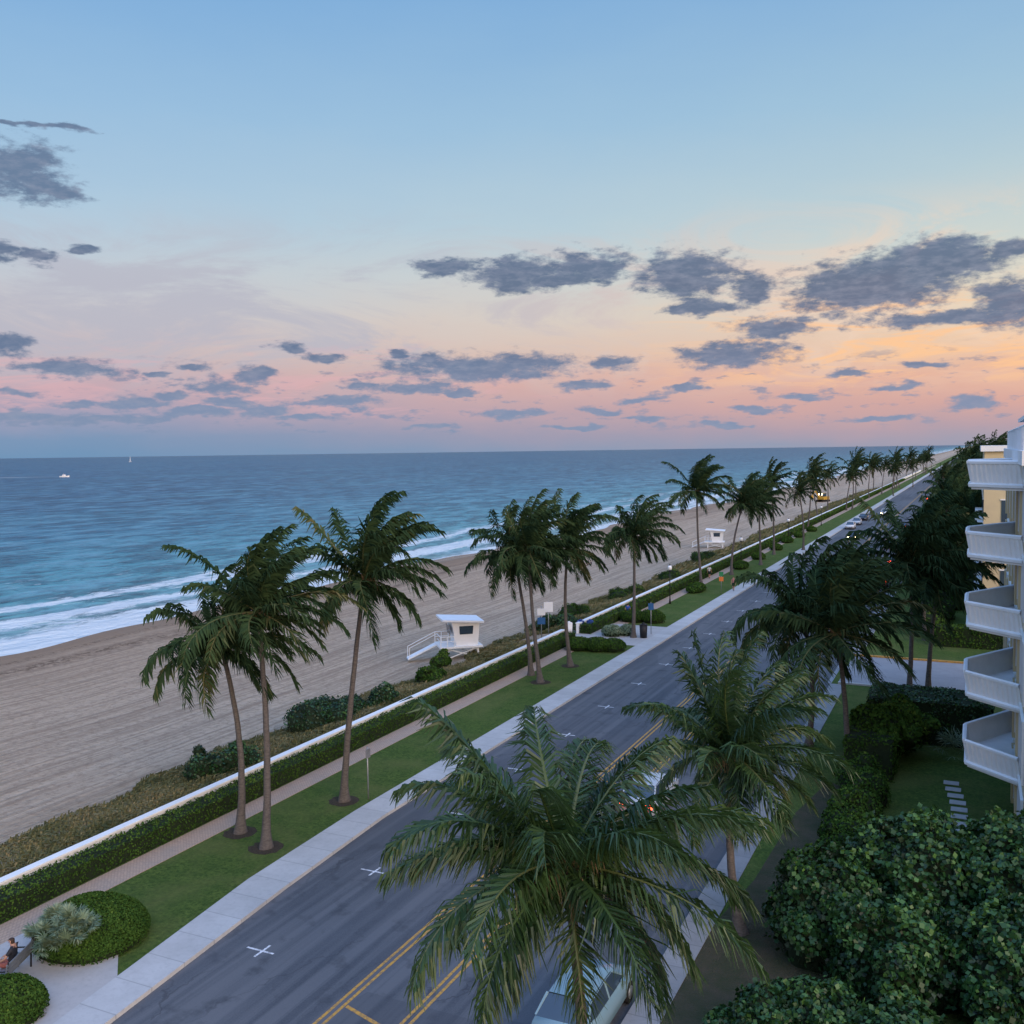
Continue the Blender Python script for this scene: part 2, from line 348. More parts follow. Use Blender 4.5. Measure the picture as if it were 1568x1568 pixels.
def mat_sea():
    m,g,b=newmat('sea_water'); t=g.tc(); x,y,z=g.sep(t)
    lo=g.noise(g.v('MULTIPLY',t,(1,0.45,1)),0.035,3,0.55)
    xs=g.m('ADD',g.m('ADD',x,shoreoff(g,y)),g.m('MULTIPLY',g.m('SUBTRACT',lo,0.5),20))
    dist=g.m('MULTIPLY',g.m('ADD',xs,83),-1)
    lg=g.m('MULTIPLY',g.m('LOGARITHM',g.m('MAXIMUM',dist,2.0),10.0),0.25)
    c=g.ramp(lg,[(0.10,(0.26,0.37,0.35,1)),(0.28,(0.16,0.38,0.39,1)),(0.42,(0.085,0.31,0.36,1)),(0.52,(0.050,0.21,0.29,1)),(0.61,(0.032,0.14,0.22,1)),(0.75,(0.024,0.105,0.185,1)),(1,(0.022,0.09,0.16,1))])
    pn=g.noise(g.v('MULTIPLY',t,(1,0.5,1)),0.012,4,0.6)
    c=g.mix(g.m('MULTIPLY',g.mr(pn,0.45,0.65),0.35),c,(0.065,0.25,0.31,1))
    tw=g.v('MULTIPLY',t,(1,0.5,1))
    w1=g.noise(tw,0.15,3,0.6,dist=0.4); w2=g.noise(tw,0.55,4,0.65,dist=0.2)
    wl=g.noise(g.v('MULTIPLY',t,(1,0.7,1)),0.05,5,0.75,dist=0.3)
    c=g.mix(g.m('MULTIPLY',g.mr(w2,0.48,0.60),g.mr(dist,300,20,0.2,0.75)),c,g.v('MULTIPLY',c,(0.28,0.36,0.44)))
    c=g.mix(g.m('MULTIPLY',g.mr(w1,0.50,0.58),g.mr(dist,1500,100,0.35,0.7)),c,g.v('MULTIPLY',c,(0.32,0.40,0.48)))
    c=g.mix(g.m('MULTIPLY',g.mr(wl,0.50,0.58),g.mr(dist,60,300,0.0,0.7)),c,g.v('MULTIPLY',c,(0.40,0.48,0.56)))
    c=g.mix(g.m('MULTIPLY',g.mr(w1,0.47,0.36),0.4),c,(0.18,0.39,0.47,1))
    h=g.m('ADD',g.m('MULTIPLY',w1,2.0),w2)
    fn=g.noise(g.v('MULTIPLY',t,(1,0.45,1)),0.5,7,0.78,dist=0.5)
    fl=g.noise(g.v('MULTIPLY',t,(1,0.14,1)),0.09,4,0.6,dist=0.4)
    zone=g.ramp(g.mr(dist,-6,52),[(0,(1,1,1,1)),(0.14,(0.8,)*3+(1,)),(0.22,(0.3,)*3+(1,)),(0.32,(0.95,)*3+(1,)),(0.42,(0.25,)*3+(1,)),(0.54,(0.75,)*3+(1,)),(0.66,(0.15,)*3+(1,)),(0.78,(0.5,)*3+(1,)),(1,(0,0,0,1))])
    zs=g.sep(zone)[0]
    fo=g.m('ADD',g.m('MULTIPLY',zs,0.55),g.m('ADD',g.m('MULTIPLY',fl,0.75),fn))
    foam=g.mr(fo,1.11,1.30,0,1,True)
    foam=g.m('MULTIPLY',foam,g.mr(zs,0.02,0.2))
    cap=g.m('MULTIPLY',g.mr(w2,0.68,0.73),g.mr(dist,300,30,0,0.8))
    foam=g.m('MAXIMUM',foam,cap)
    c=g.mix(g.m('MULTIPLY',foam,0.9),c,(0.70,0.76,0.78,1))
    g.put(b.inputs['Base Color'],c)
    b.inputs['Roughness'].default_value=0.35; b.inputs['IOR'].default_value=1.33; b.inputs['Specular IOR Level'].default_value=0.12
    g.put(b.inputs['Normal'],g.bump(h,1.0,0.9))
    return m
M['asphalt']=mat_asphalt(); M['grass']=mat_grass(); M['sand']=mat_sand(); M['sea']=mat_sea()
M['walk']=mat_concrete('sidewalk_concrete',(0.54,0.54,0.53),(0.43,0.43,0.42),1.6)
M['walk2']=mat_concrete('inland_concrete',(0.32,0.32,0.32),(0.24,0.24,0.24),1.6)
M['plaza']=mat_concrete('plaza_concrete',(0.48,0.46,0.44),(0.38,0.37,0.36))
M['street']=mat_concrete('side_street_concrete',(0.34,0.34,0.35),(0.27,0.27,0.28))
M['paver']=mat_paver()
M['yline']=mat_paintline('yellow_paint',(0.60,0.31,0.05),0.6); M['wline']=mat_paintline('white_line_paint',(0.75,0.76,0.78),0.6)

# ------------------------------------------------------------------ terrain
def zprof(X,Y):
    X=X+11.0*np.exp(-np.maximum(Y,-100)/140)*np.clip((-45-X)/35,0,1)
    xs=np.array([-60000,-400,-140,-95,-84,-76,-66,-55,-47,-42,-39,-36,-33.6,-33.5,-25.05,-25.0,-9.3,-9.25,60000.])
    zs=np.array([-60,-14,-6.0,-3.2,-2.47,-1.95,-1.75,-1.6,-1.5,-1.25,-0.7,-0.15,0,0,0,-0.13,-0.13,0,0])
    z=np.interp(X,xs,zs)
    wob=0.14*np.sin(Y*0.045+1)+0.10*np.sin(Y*0.13+X*0.05)+0.05*np.sin(Y*0.31+X*0.2)
    k=np.clip((-40-X)/10,0,1)*np.clip((X+140)/30,0,1)
    return z+wob*k
xs=np.unique(np.concatenate([[-60000,-8000,-1500,-400,-200,-140,-120],np.arange(-108,-36,1.0),[-36,-33.6,-33.5,-25.05,-25,-9.3,-9.25,-4,0,10,40,150,600,4000,60000]]))
ys=np.unique(np.concatenate([[-3000,-400,-60],np.arange(-10,300,2.0),np.arange(300,1000,10.),[1500,3000,8000,20000,70000]]))
XX,YY=np.meshgrid(xs,ys); ZZ=zprof(XX,YY)
V=np.stack([XX,YY,ZZ],-1).reshape(-1,3); nx=len(xs); ny=len(ys)
idx=np.arange(nx*ny).reshape(ny,nx)
F=np.stack([idx[:-1,:-1],idx[:-1,1:],idx[1:,1:],idx[1:,:-1]],-1).reshape(-1,4)
me=bpy.data.meshes.new('ground'); me.from_pydata(V.tolist(),[],F.tolist())
me.materials.append(M['sand']); me.materials.append(M['grass'])
mid=(np.tile((xs[:-1]+xs[1:])/2,ny-1)>-33.55).astype(np.int32)
me.polygons.foreach_set('material_index',mid); me.polygons.foreach_set('use_smooth',(1-mid).astype(bool)); me.update()
link(bpy.data.objects.new('ground',me))
b=MB(); b.add([(-90000,-6000,-2.4),(-70,-6000,-2.4),(-70,90000,-2.4),(-90000,90000,-2.4)],[(0,1,2,3)],M['sea']); b.obj('sea')
Z0=-0.126
b=MB(); b.add([(-25,-60,Z0),(-9.3,-60,Z0),(-9.3,1500,Z0),(-25,1500,Z0)],[(0,1,2,3)],M['asphalt']); b.obj('road')
b=MB(); b.add([(-9.6,73,Z0+.002),(-8.8,73,0.008),(-8.8,83,0.008),(-9.6,83,Z0+.002),(60,73,0.008),(60,83,0.008)],[(0,1,2,3),(1,4,5,2)],M['street'])
b.box(-8.8,60,83.0,83.25,0,0.14,M['yline']); b.box(-8.8,60,72.75,73.0,0,0.12,M['walk']); b.obj('side_street')
b=MB()
def walkpoly(pts,zt,m):
    for (y0,a0,b0),(y1,a1,b1) in zip(pts[:-1],pts[1:]):
        vs=[(a0,y0,-.14),(b0,y0,-.14),(b1,y1,-.14),(a1,y1,-.14),(a0,y0,zt),(b0,y0,zt),(b1,y1,zt),(a1,y1,zt)]
        b.add(vs,[(4,5,6,7),(1,2,6,5),(3,0,4,7)],m)
walkpoly([(-20,-22.2,-19.4),(5,-23.4,-22.0),(20,-24.9,-23.4),(30,-26.2,-24.4),(38,-26.55,-24.95),(900,-26.55,-24.95)],.02,M['walk']); b.obj('sidewalk')
b=MB(); b.add([(-25.2,-20,.006),(-21,-20,.006),(-23,5,.006),(-24,20,.006),(-25.2,32,.006)],[(0,1,2,3,4)],M['grass']); b.obj('lawn_edge')
b=MB(); b.box(-9.3,-8.25,-60,72.5,-0.14,0.03,M['walk2']); b.box(-9.3,-8.25,83.5,900,-0.14,0.03,M['walk2']); b.obj('inland_sidewalk')
b=MB(); b.add([(-8.25,10,.006),(-3,10,.006),(-4.0,49,.006),(-6.6,51,.006),(-7.4,46,.006),(-7.7,38,.006),(-8.25,34,.006)],[(0,1,2,3,4,5,6)],M['bed']); b.obj('planting_bed')
b=MB(); b.box(-31.95,-30.65,-20,900,-0.05,0.018,M['paver']); b.obj('footpath')
b=MB(); b.add([(-30.65,0,.015),(-22.9,0,.015),(-23.3,5,.015),(-24.8,20,.015),(-25.15,22.4,.015),(-26.4,23.6,.015),(-30.65,24.4,.015)],[(0,1,2,3,4,5,6)],M['plaza']); b.obj('bench_plaza')
b=MB(); b.box(-34.5,-26.5,80.5,90,-0.05,0.023,M['plaza']); b.obj('beach_access_plaza')
b=MB(); b.box(-33.45,-33.2,-20,80.5,-0.6,0.92,M['white']); b.box(-33.45,-33.2,84,700,-0.6,0.92,M['white'])
b.box(-33.52,-33.13,-20,80.5,0.92,1.0,M['white']); b.box(-33.52,-33.13,84,700,0.92,1.0,M['white']); b.obj('sea_wall')
b=MB()
z=Z0+0.004
def q(x0,x1,y0,y1,m,z=z): b.add([(x0,y0,z),(x1,y0,z),(x1,y1,z),(x0,y1,z)],[(0,1,2,3)],m)
for xo in (-17.85,-17.6): q(xo,xo+.11,-20,800,M['yline'])
for seg in((0,36.0),(47,70)):
    for xo in (-15.45,-15.2): q(xo,xo+.11,seg[0],seg[1],M['yline'])
for y0 in (24.2,36.0,47.0):
    b.add([(-17.45,y0,z),(-15.47,y0-0.6,z),(-15.47,y0-.45,z),(-17.45,y0+.15,z)],[(0,1,2,3)],M['yline'])
b.add([(-16.9,30,z),(-16.2,30.3,z),(-16.2,30.5,z),(-16.9,30.2,z)],[(0,1,2,3)],M['yline'])
for k in range(30):
    yy=4.9+k*7.0
    q(-22.13,-22.04,yy-.42,yy+.42,M['wline']); q(-22.75,-22.13,yy-.045,yy+.045,M['wline']); q(-22.04,-21.6,yy-.045,yy+.045,M['wline'])
b.obj('road_markings')

# ------------------------------------------------------------------ palms
WIND=np.array([0.93,0.30,0.0])
def nrm(a): return a/np.maximum(np.linalg.norm(a,axis=-1,keepdims=True),1e-9)
def make_crown(seed,n=26,L=4.2,nl=42,lw=0.07,wind=0.7,K=14,leafL=0.95,mat='palm',droop=1.15,e0=84,er=106):
    r=np.random.default_rng(seed); Q=[];T_=[]
    for i in range(n):
        f=i/(n-1)
        az=i*2.39996+r.normal()*0.2
        el=math.radians(e0-er*f**1.1+r.normal()*9)
        Li=L*(0.74+0.31*math.sin(math.pi*min(1,0.25+f*0.75)))*r.uniform(.85,1.12)
        d=np.array([math.cos(el)*math.cos(az),math.cos(el)*math.sin(az),math.sin(el)])
        P=[np.array([0,0,0.])+d*0.08]; Ts=[d]
        gr=(0.7+1.0*f)*droop*r.uniform(.75,1.25); wd=wind*r.uniform(.7,1.3)
        for k in range(K):
            t=k/K
            d=d+(np.array([0,0,-1.])*gr*(0.2+1.6*t*t+.4*t)+WIND*wd*(0.4+1.3*t))/K
            d=d/np.linalg.norm(d); P.append(P[-1]+d*Li/K); Ts.append(d)
        P=np.array(P);Ts=np.array(Ts)
        base=np.clip(r.normal(0.34,0.13)+ (0.45*max(0,f-0.82)/0.18 if r.random()<.6 else 0),0,1)
        tt=np.linspace(0,1,K+1)
        S=nrm(np.cross(Ts,np.array([0.01,0.02,1.0]))); U=nrm(np.cross(S,Ts))
        rw=(0.045*(1-tt)**0.8+0.008)[:,None]*(0.5+0.5*L/4.2)
        ring=[P+S*rw,P+U*rw*.6,P-S*rw,P-U*rw*.6]
        for a in range(4):
            A=ring[a];B=ring[(a+1)%4]
            Q.append(np.stack([A[:-1],B[:-1],B[1:],A[1:]],1)); T_.append(np.full(K,min(1,base+0.35)))
        for s in(-1,1):
            t=np.linspace(0.09,0.99,nl)+r.normal(size=nl)*0.006; t=np.clip(t,0,1)
            ii=np.clip((t*K).astype(int),0,K-1); fr=(t*K-ii)[:,None]
            p=P[ii]*(1-fr)+P[ii+1]*fr; tg=nrm(Ts[ii]*(1-fr)+Ts[ii+1]*fr)
            s_=nrm(S[ii]*(1-fr)+S[ii+1]*fr); u_=nrm(np.cross(s_,tg))
            ll=leafL*(0.38+0.62*np.sin(np.pi*np.clip(t*0.86+0.10,0,1))**0.7)*r.uniform(.75,1.1,nl)*(L/4.2)
            be=np.radians(66-42*t)[:,None]
            ld=nrm(s*s_*np.sin(be)+tg*np.cos(be)-u_*0.10+r.normal(size=(nl,3))*0.13+WIND*wind*0.25)
            m1=p+ld*(ll*.45)[:,None]
            dn=np.array([0,0,-1.])
            ld2=nrm(ld+dn*(0.9*droop)*r.uniform(.5,1.5,nl)[:,None]+WIND*wind*0.5+r.normal(size=(nl,3))*0.12)
            tip=m1+ld2*(ll*.55)[:,None]
            wv=nrm(tg*0.85+u_*s*-0.35+r.normal(size=(nl,3))*.25)
            w=(lw*0.5)*np.ones((nl,1))
            Q.append(np.stack([p-wv*w*.7,p+wv*w*.7,m1+wv*w,m1-wv*w],1))
            Q.append(np.stack([m1-wv*w,m1+wv*w,tip+wv*w*.12,tip-wv*w*.12],1))
            tn=np.clip(base+r.normal(size=nl)*.12,0,1); T_+= [tn,tn]
    Q=np.concatenate(Q); T_=np.concatenate(T_)
    return quadmesh('palm_crown',Q,M[mat],T_)
def make_trunk(h,dx,dy,seed,rb=0.175,rt=0.10,curve=0.3,hd=False):
    r=np.random.default_rng(seed); N=30; S=10
    b=MB(); ca=r.uniform(0,6.28)
    vs=[];fs=[]
    for k in range(N+1):
        t=k/N
        ox=dx*(t**1.4)+curve*math.sin(math.pi*t)*math.cos(ca); oy=dy*(t**1.4)+curve*math.sin(math.pi*t)*math.sin(ca)
        rad=rt+(rb-rt)*(1-t)**1.5+0.16*math.exp(-t*h/0.45)+0.006*(k%2)
        if t>.97: rad*=1.25
        for i in range(S):
            a=2*math.pi*i/S; q=1+0.05*math.sin(3*a+k)
            vs.append((ox+rad*q*math.cos(a),oy+rad*q*math.sin(a),t*h))
    for k in range(N):
        for i in range(S): fs.append((k*S+i,k*S+(i+1)%S,(k+1)*S+(i+1)%S,(k+1)*S+i))
    b.add(vs,fs,M['trunk'],True)
    nk=26 if hd else 9
    for i in range(nk):
        a=r.uniform(0,6.28); e=r.uniform(-.2,.9); l=r.uniform(.35,.7)
        p=Vector((dx,dy,h+r.uniform(-.35,.05)))
        dd=Vector((math.cos(a)*math.cos(e),math.sin(a)*math.cos(e),math.sin(e)))
        b.bar(p+dd*0.05,p+dd*l,0.07,M['fiber'],5,0.03)
    for i in range(110 if hd else 5):
        a=r.uniform(0,6.28); p=Vector((dx+.2*math.cos(a),dy+.2*math.sin(a),h-.05)); l=r.uniform(.3,.8); p2=p+Vector((l*math.cos(a),l*math.sin(a),r.uniform(-.45,.35))); p3=p2+Vector((.1*math.cos(a)+.12,.1*math.sin(a),-r.uniform(.3,1.1)))
        b.bar(p,p2,.014,M['fiber'],4); b.bar(p2,p3,.013,M['fiber'],4,.005)
    for i in range(r.integers(4,9)):
        a=r.uniform(0,6.28); b.ball((dx+.3*math.cos(a),dy+.3*math.sin(a),h-r.uniform(.15,.45)),.12,M['nut'],8,5)
    return b
CR=[make_crown(100+i,n=32+i%3*3,nl=50,lw=0.115,mat='palm',droop=1.05+.10*i,wind=.72+.09*(i%3),leafL=1.02) for i in range(6)]
CRF=[make_crown(200+i,n=24+i%3*4,nl=18,lw=0.21,K=7,mat='palmfar',wind=.6+.1*(i%4),droop=1.0+.12*i) for i in range(7)]
def palm(x,y,h,dx=0,dy=0,seed=0,kind='mid',scale=1.0,mulch=False,crown=None,z=0.0,curve=0.3,rz=None):
    e=empty('coconut_palm',(x,y,z))
    t=make_trunk(h,dx,dy,seed,hd=kind=='hd',curve=curve).obj('trunk',e)
    me=crown or (CR if kind!='far' else CRF)[seed%(6 if kind!='far' else 7)]
    c=bpy.data.objects.new('crown',me); link(c,e); c.location=(dx,dy,h)
    rr=random.Random(seed); c.rotation_euler=(rr.uniform(-.12,.12),rr.uniform(-.05,.2),rr.uniform(-.5,.5) if rz is None else rz); c.scale=(scale,scale,scale*rr.uniform(.9,1.1))
    if mulch:
        m=MB(); n=20; vs=[(0,0,0.03)]+[( (0.75+.08*math.sin(3*i)+rr.uniform(-.05,.05))*math.cos(2*math.pi*i/n),(0.75+rr.uniform(-.05,.05))*math.sin(2*math.pi*i/n),0.012) for i in range(n)]
        m.add(vs,[(0,1+i,1+(i+1)%n) for i in range(n)],M['mulch']); m.obj('mulch_ring',e)
    return e
palm(-29.8,33.7,8.3,-0.9,0.2,11,mulch=True,scale=1.0)
palm(-27.6,32.8,10.2,-0.5,0.5,12,mulch=True,scale=1.0)
palm(-27.8,38.9,10.8,0.8,1.0,13,mulch=True,scale=1.0)
palm(-30.4,67.0,8.6,-1.3,0.2,14,scale=1.0)
palm(-28.8,65.1,9.8,-0.9,0.2,15,mulch=True,scale=1.05)
palm(-28.8,71.0,9.2,-0.3,0.4,16,mulch=True,scale=1.05)
palm(-27.9,84.0,9.2,-0.1,0.6,17,mulch=False,scale=1.02)
palm(-30.2,117.3,11.8,-0.7,0.5,18,mulch=True,scale=1.15)
palm(-29.6,130.9,9.6,1.3,1.3,19,scale=1.05)
palm(-28.2,143.4,8.9,-0.4,0.4,20,scale=1.0)
yy=158; k=0
while yy<760:
    palm(-29+rng.normal()*2.4,yy,10.6+rng.normal()*2.2,rng.normal()*1.2,rng.normal()*.7,30+k,kind='far',scale=rng.uniform(.75,1.3)); k+=1
    yy+=rng.choice([3,8,18,34])*(1+yy/500)*rng.uniform(.8,1.2)
hdA=make_crown(905,n=42,L=4.25,nl=100,lw=0.062,K=20,wind=0.42,leafL=1.05,mat='palmnear',droop=1.35,e0=58,er=86)
hdB=make_crown(901,n=38,L=4.2,nl=80,lw=0.08,K=16,wind=0.5,leafL=1.0,mat='palmnear',droop=1.2,e0=78)
palm(-7.4,18.3,8.45,-0.2,0.1,51,kind='hd',crown=hdA,scale=1.0,rz=.9)
palm(-7.3,33.6,6.2,-0.3,0.3,52,kind='hd',crown=hdB,scale=1.0)
palm(-8.4,56.3,7.3,-0.3,0.2,53,kind='mid',scale=1.2)
palm(-5.9,52.8,7.3,-0.6,0.2,54,kind='mid',scale=1.2)
palm(-4.0,71.5,9.0,0,0.3,55,scale=1.2); palm(-2.8,71.9,8.0,0.6,0.3,56,scale=1.2)
yy=92; k=0
while yy<600:
    palm((-4.6 if yy<200 else -5.8)+rng.normal()*1.0,yy,8.2+rng.normal()*1.6,rng.normal()*.9,rng.normal()*.5,90+k,kind='far' if yy>170 else 'mid',scale=rng.uniform(.8,1.1)); k+=1
    if yy>95: palm(0+rng.normal()*2.6,yy+5,9.3+rng.normal()*2.2,rng.normal()*.8,rng.normal()*.5,190+k,kind='far' if yy>150 else 'mid',scale=rng.uniform(.85,1.2)); k+=1
    yy+=rng.choice([8,13,20])*(1+yy/500)
for (xx,yy,hh) in((0.5,150,13.5),(2.5,190,14.5),(-1,215,14),(3,240,15),(0,300,14.5),(5,330,15)): palm(xx,yy,hh,.5,.3,int(yy),kind='far',scale=1.2)

# ------------------------------------------------------------------ leaf masses
def leaves_from(P,Nn,size,r,aspect=0.7,jit=0.7):
    n=len(P); N2=nrm(Nn+r.normal(size=(n,3))*jit)
    a=nrm(np.cross(N2,r.normal(size=(n,3)))); b_=np.cross(N2,a)
    s=(size*r.uniform(.6,1.25,n))[:,None]
    return np.stack([P-a*s*.5,P+b_*s*.5*aspect,P+a*s*.5,P-b_*s*.5*aspect],1)
def lump(P):
    x,y,z=P[...,0],P[...,1],P[...,2]
    return (np.sin(x*1.7+np.sin(y*1.3+z))+np.sin(y*2.1+1.7+np.sin(z*1.9+x*.7))+np.sin(z*2.3+x*1.1+.5)+.6*np.sin(x*4.3+y*3.7)+.6*np.sin(y*5.1-z*4.4+x))/4.2
def bumps(bl,n,seed,lo=.35,hi=.8):
    r=np.random.default_rng(seed); out=list(bl)
    for _ in range(n):
        b0=bl[r.integers(len(bl))]; d=nrm(r.normal(size=3)); d[2]=abs(d[2]); k=r.uniform(.72,.98); q=r.uniform(lo,hi)
        out.append((b0[0]+d[0]*b0[3]*k,b0[1]+d[1]*b0[4]*k,b0[2]+d[2]*b0[5]*k,q*r.uniform(.8,1.3),q*r.uniform(.8,1.3),q*r.uniform(.7,1.2)))
    return out
def shrub(name,blobs,n,size,mat,seed=1,lum=0.22,freq=1.0,shell=0.16,core=0.84,aspect=.75,parent=None,zmin=0):
    r=np.random.default_rng(seed); B=np.array(blobs,float)
    area=(B[:,3]*B[:,4]+B[:,3]*B[:,5]+B[:,4]*B[:,5]); pi=r.choice(len(B),n,p=area/area.sum())
    d=nrm(r.normal(size=(n,3))); d[:,2]=np.where(r.random(n)<.75,np.abs(d[:,2]),d[:,2])
    C=B[pi,:3];R_=B[pi,3:6]
    base=C+d*R_
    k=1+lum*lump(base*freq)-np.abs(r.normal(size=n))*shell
    P=C+d*R_*k[:,None]; Nn=nrm(d/R_)
    keep=P[:,2]>zmin
    for bb in B:
        ins=np.sum(((P-bb[:3])/bb[3:6])**2,1)<0.62**2; keep&=~ins
    P=P[keep];Nn=Nn[keep]; kk=k[keep]
    tint=np.clip(0.36+(kk-1)*1.6+Nn[:,2]*0.20+.12*lump(P*2.3+5)+r.normal(size=len(P))*.15,0,1)  # shade put into the tint: leaves in gaps darker, upward ones lighter
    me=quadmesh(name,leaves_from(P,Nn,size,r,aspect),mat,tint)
    o=bpy.data.objects.new(name,me); link(o,parent)
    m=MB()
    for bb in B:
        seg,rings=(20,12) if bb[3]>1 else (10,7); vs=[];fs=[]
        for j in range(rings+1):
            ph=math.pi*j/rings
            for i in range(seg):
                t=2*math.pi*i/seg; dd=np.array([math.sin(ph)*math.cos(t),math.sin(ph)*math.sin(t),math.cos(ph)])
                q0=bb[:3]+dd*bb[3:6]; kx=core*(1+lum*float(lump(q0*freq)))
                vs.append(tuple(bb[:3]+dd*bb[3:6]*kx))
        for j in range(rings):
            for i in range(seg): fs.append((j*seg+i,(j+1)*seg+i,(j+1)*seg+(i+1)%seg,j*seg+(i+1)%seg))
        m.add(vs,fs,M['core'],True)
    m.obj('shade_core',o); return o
def hedge(name,x0,x1,y0,y1,h,mat,dens=180,size=.07,seed=1,lum=.06):
    r=np.random.default_rng(seed)
    A=[('t',(x1-x0)*(y1-y0)),('l',(y1-y0)*h),('r',(y1-y0)*h),('f',(x1-x0)*h),('b',(x1-x0)*h)]
    Ps=[];Ns=[]
    for k,a in A:
        n=int(a*dens); u=r.random(n); v=r.random(n)
        if k=='t': P=np.stack([x0+u*(x1-x0),y0+v*(y1-y0),np.full(n,h)],1); N=(0,0,1)
        if k=='l': P=np.stack([np.full(n,x0),y0+u*(y1-y0),v*h],1); N=(-1,0,0)
        if k=='r': P=np.stack([np.full(n,x1),y0+u*(y1-y0),v*h],1); N=(1,0,0)
        if k=='f': P=np.stack([x0+u*(x1-x0),np.full(n,y0),v*h],1); N=(0,-1,0)
        if k=='b': P=np.stack([x0+u*(x1-x0),np.full(n,y1),v*h],1); N=(0,1,0)
        N=np.tile(np.array(N,float),(n,1)); Ps.append(P+N*(lum*lump(P*2.0)-np.abs(r.normal(size=n))*.04)[:,None]); Ns.append(N)
    P=np.concatenate(Ps);N=np.concatenate(Ns)
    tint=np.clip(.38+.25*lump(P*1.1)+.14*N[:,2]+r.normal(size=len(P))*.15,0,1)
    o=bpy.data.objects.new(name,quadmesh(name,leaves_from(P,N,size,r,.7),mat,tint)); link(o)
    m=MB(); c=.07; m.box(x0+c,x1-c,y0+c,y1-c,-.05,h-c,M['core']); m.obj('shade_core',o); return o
hedge('clipped_hedge',-33.1,-32.0,14,80.4,.86,M['hedge'],dens=170,size=.10,seed=3,lum=.09)
hedge('clipped_hedge',-33.1,-32.0,84,170,.86,M['hedge'],dens=60,size=.17,seed=4)
hedge('clipped_hedge',-33.1,-32.0,170,520,.9,M['hedge'],dens=14,size=.35,seed=5)
shrub('clipped_hedge',[(-30.6,77.3,.35,1.2,1.3,.75),(-29,77.6,.35,1.3,1.3,.75),(-27.6,77.9,.35,1.1,1.2,.75)],9000,.12,M['hedge'],6,lum=.05)
shrub('clipped_hedge',[(-30.6,92,.35,1.4,1.2,.9),(-28.7,92.3,.35,1.4,1.2,.95)],6000,.13,M['hedge'],7,lum=.06)
shrub('flowering_shrub',[(-30,84,.35,1.0,.9,.7),(-28.9,85,.3,.8,.9,.7)],3500,.14,M['silver'],8,lum=.2)
for i in range(9):
    y0=100+i*13+rng.uniform(-3,3)
    if i!=2 and i!=0: shrub('clipped_shrub',[(-30.2+rng.uniform(-.4,.4),y0,.3,1.1,rng.uniform(1.2,2.5),.8)],1800,.2,M['hedge'],40+i,lum=.08)
shrub('round_hedge',[(-28.0,23.9,.25,1.95,1.95,1.2)],26000,.085,M['hedge'],9,lum=.04,freq=1.5,shell=.05,core=.93)
shrub('round_hedge',[(-26.6,19.3,.2,1.3,1.3,.95)],10000,.085,M['hedge'],10,lum=.04,freq=1.5,shell=.05,core=.92)
def fanplant(name,x,y,z,n,R,mat,seed,nb=26):
    r=np.random.default_rng(seed); Q=[];T=[]
    for i in range(n):
        az=r.uniform(0,6.28); el=r.uniform(.25,1.35)
        d=np.array([math.cos(az)*math.cos(el),math.sin(az)*math.cos(el),math.sin(el)]); c=np.array([x,y,z])+d*R*r.uniform(.45,.75)
        up=nrm(np.cross(np.cross(d,[0,0,1.]),d)); s=np.cross(d,up)
        for k in range(nb):
            a=(k/(nb-1)-.5)*math.radians(210)
            dd=nrm(d*math.cos(a)+s*math.sin(a)+up*.15*r.normal()+np.array([0,0,-.15])); l=R*.55*r.uniform(.8,1.05)*(0.75+.25*math.cos(a)); w=nrm(np.cross(dd,up))*.022
            m1=c+dd*l*.55; tp=m1+nrm(dd+np.array([0,0,-.35]))*l*.45
            Q.append([c-w*.3,c+w*.3,m1+w,m1-w]); Q.append([m1-w,m1+w,tp+w*.1,tp-w*.1]); t=np.clip(r.normal(.5,.2),0,1); T+=[t,t]
    o=bpy.data.objects.new(name,quadmesh(name,np.array(Q),mat,T)); link(o); return o
for i,(dx,dy,zz) in enumerate([(-.7,-.45,.75),(.1,-.75,.75),(-.3,.2,1.0),(.55,-.1,1.05),(-.9,.25,.85),(.15,-.2,1.05),(.6,-.6,.8)]):
    fanplant('saw_palmetto',-27.55+dx*1.1,22.65+dy*1.1,zz,18,.68,M['silver'],70+i)
fanplant('agave',-0.9,57.5,.1,26,1.5,M['silver'],80,nb=8)
g1=[(-4.2,33.9,.8,2.2,2.6,2.4),(-1.6,36.6,1.1,2.8,3.4,2.7),(1.8,36.8,1.2,3.0,3.6,3.0),(5.5,36,1.2,3.0,3.6,3.1),(-2.0,32.0,.5,2.2,2.2,2.2),(1.5,32.0,.6,2.6,2.4,2.5),(4.5,31.5,.7,2.5,2.6,2.6)]
shrub('sea_grape',bumps(g1,60,1),120000,.19,M['grape'],21,lum=.22,freq=1.9,shell=.2,aspect=.95)
g2=[(-5.0,26.6,.3,1.3,1.8,1.7),(-3.6,26.8,.4,1.5,1.8,1.9),(-1.6,26.0,.4,2.0,2.0,2.2),(1.3,25.6,.5,2.3,2.2,2.3),(3.8,25.6,.5,2.2,2.2,2.2),(-2.2,22.6,.3,1.8,1.9,1.9),(.4,22,.3,2.3,2.3,2.0)]
shrub('sea_grape',bumps(g2,45,2,.3,.65),75000,.16,M['grape'],22,lum=.22,freq=2.2,shell=.2,aspect=.9)
hedge('privet_hedge',-5.6,1.0,59.5,63.5,2.5,M['grape'],dens=90,size=.16,seed=31,lum=.18)
hedge('privet_hedge',-6.0,-3.6,52.0,59.5,2.1,M['hedge'],dens=90,size=.15,seed=32,lum=.22)
shrub('croton_shrub',bumps([(-4.6,55.5,1.6,1.7,1.6,1.4),(-3.7,57.2,1.5,1.5,1.5,1.5)],12,3),8000,.22,M['hedge'],33,lum=.25)
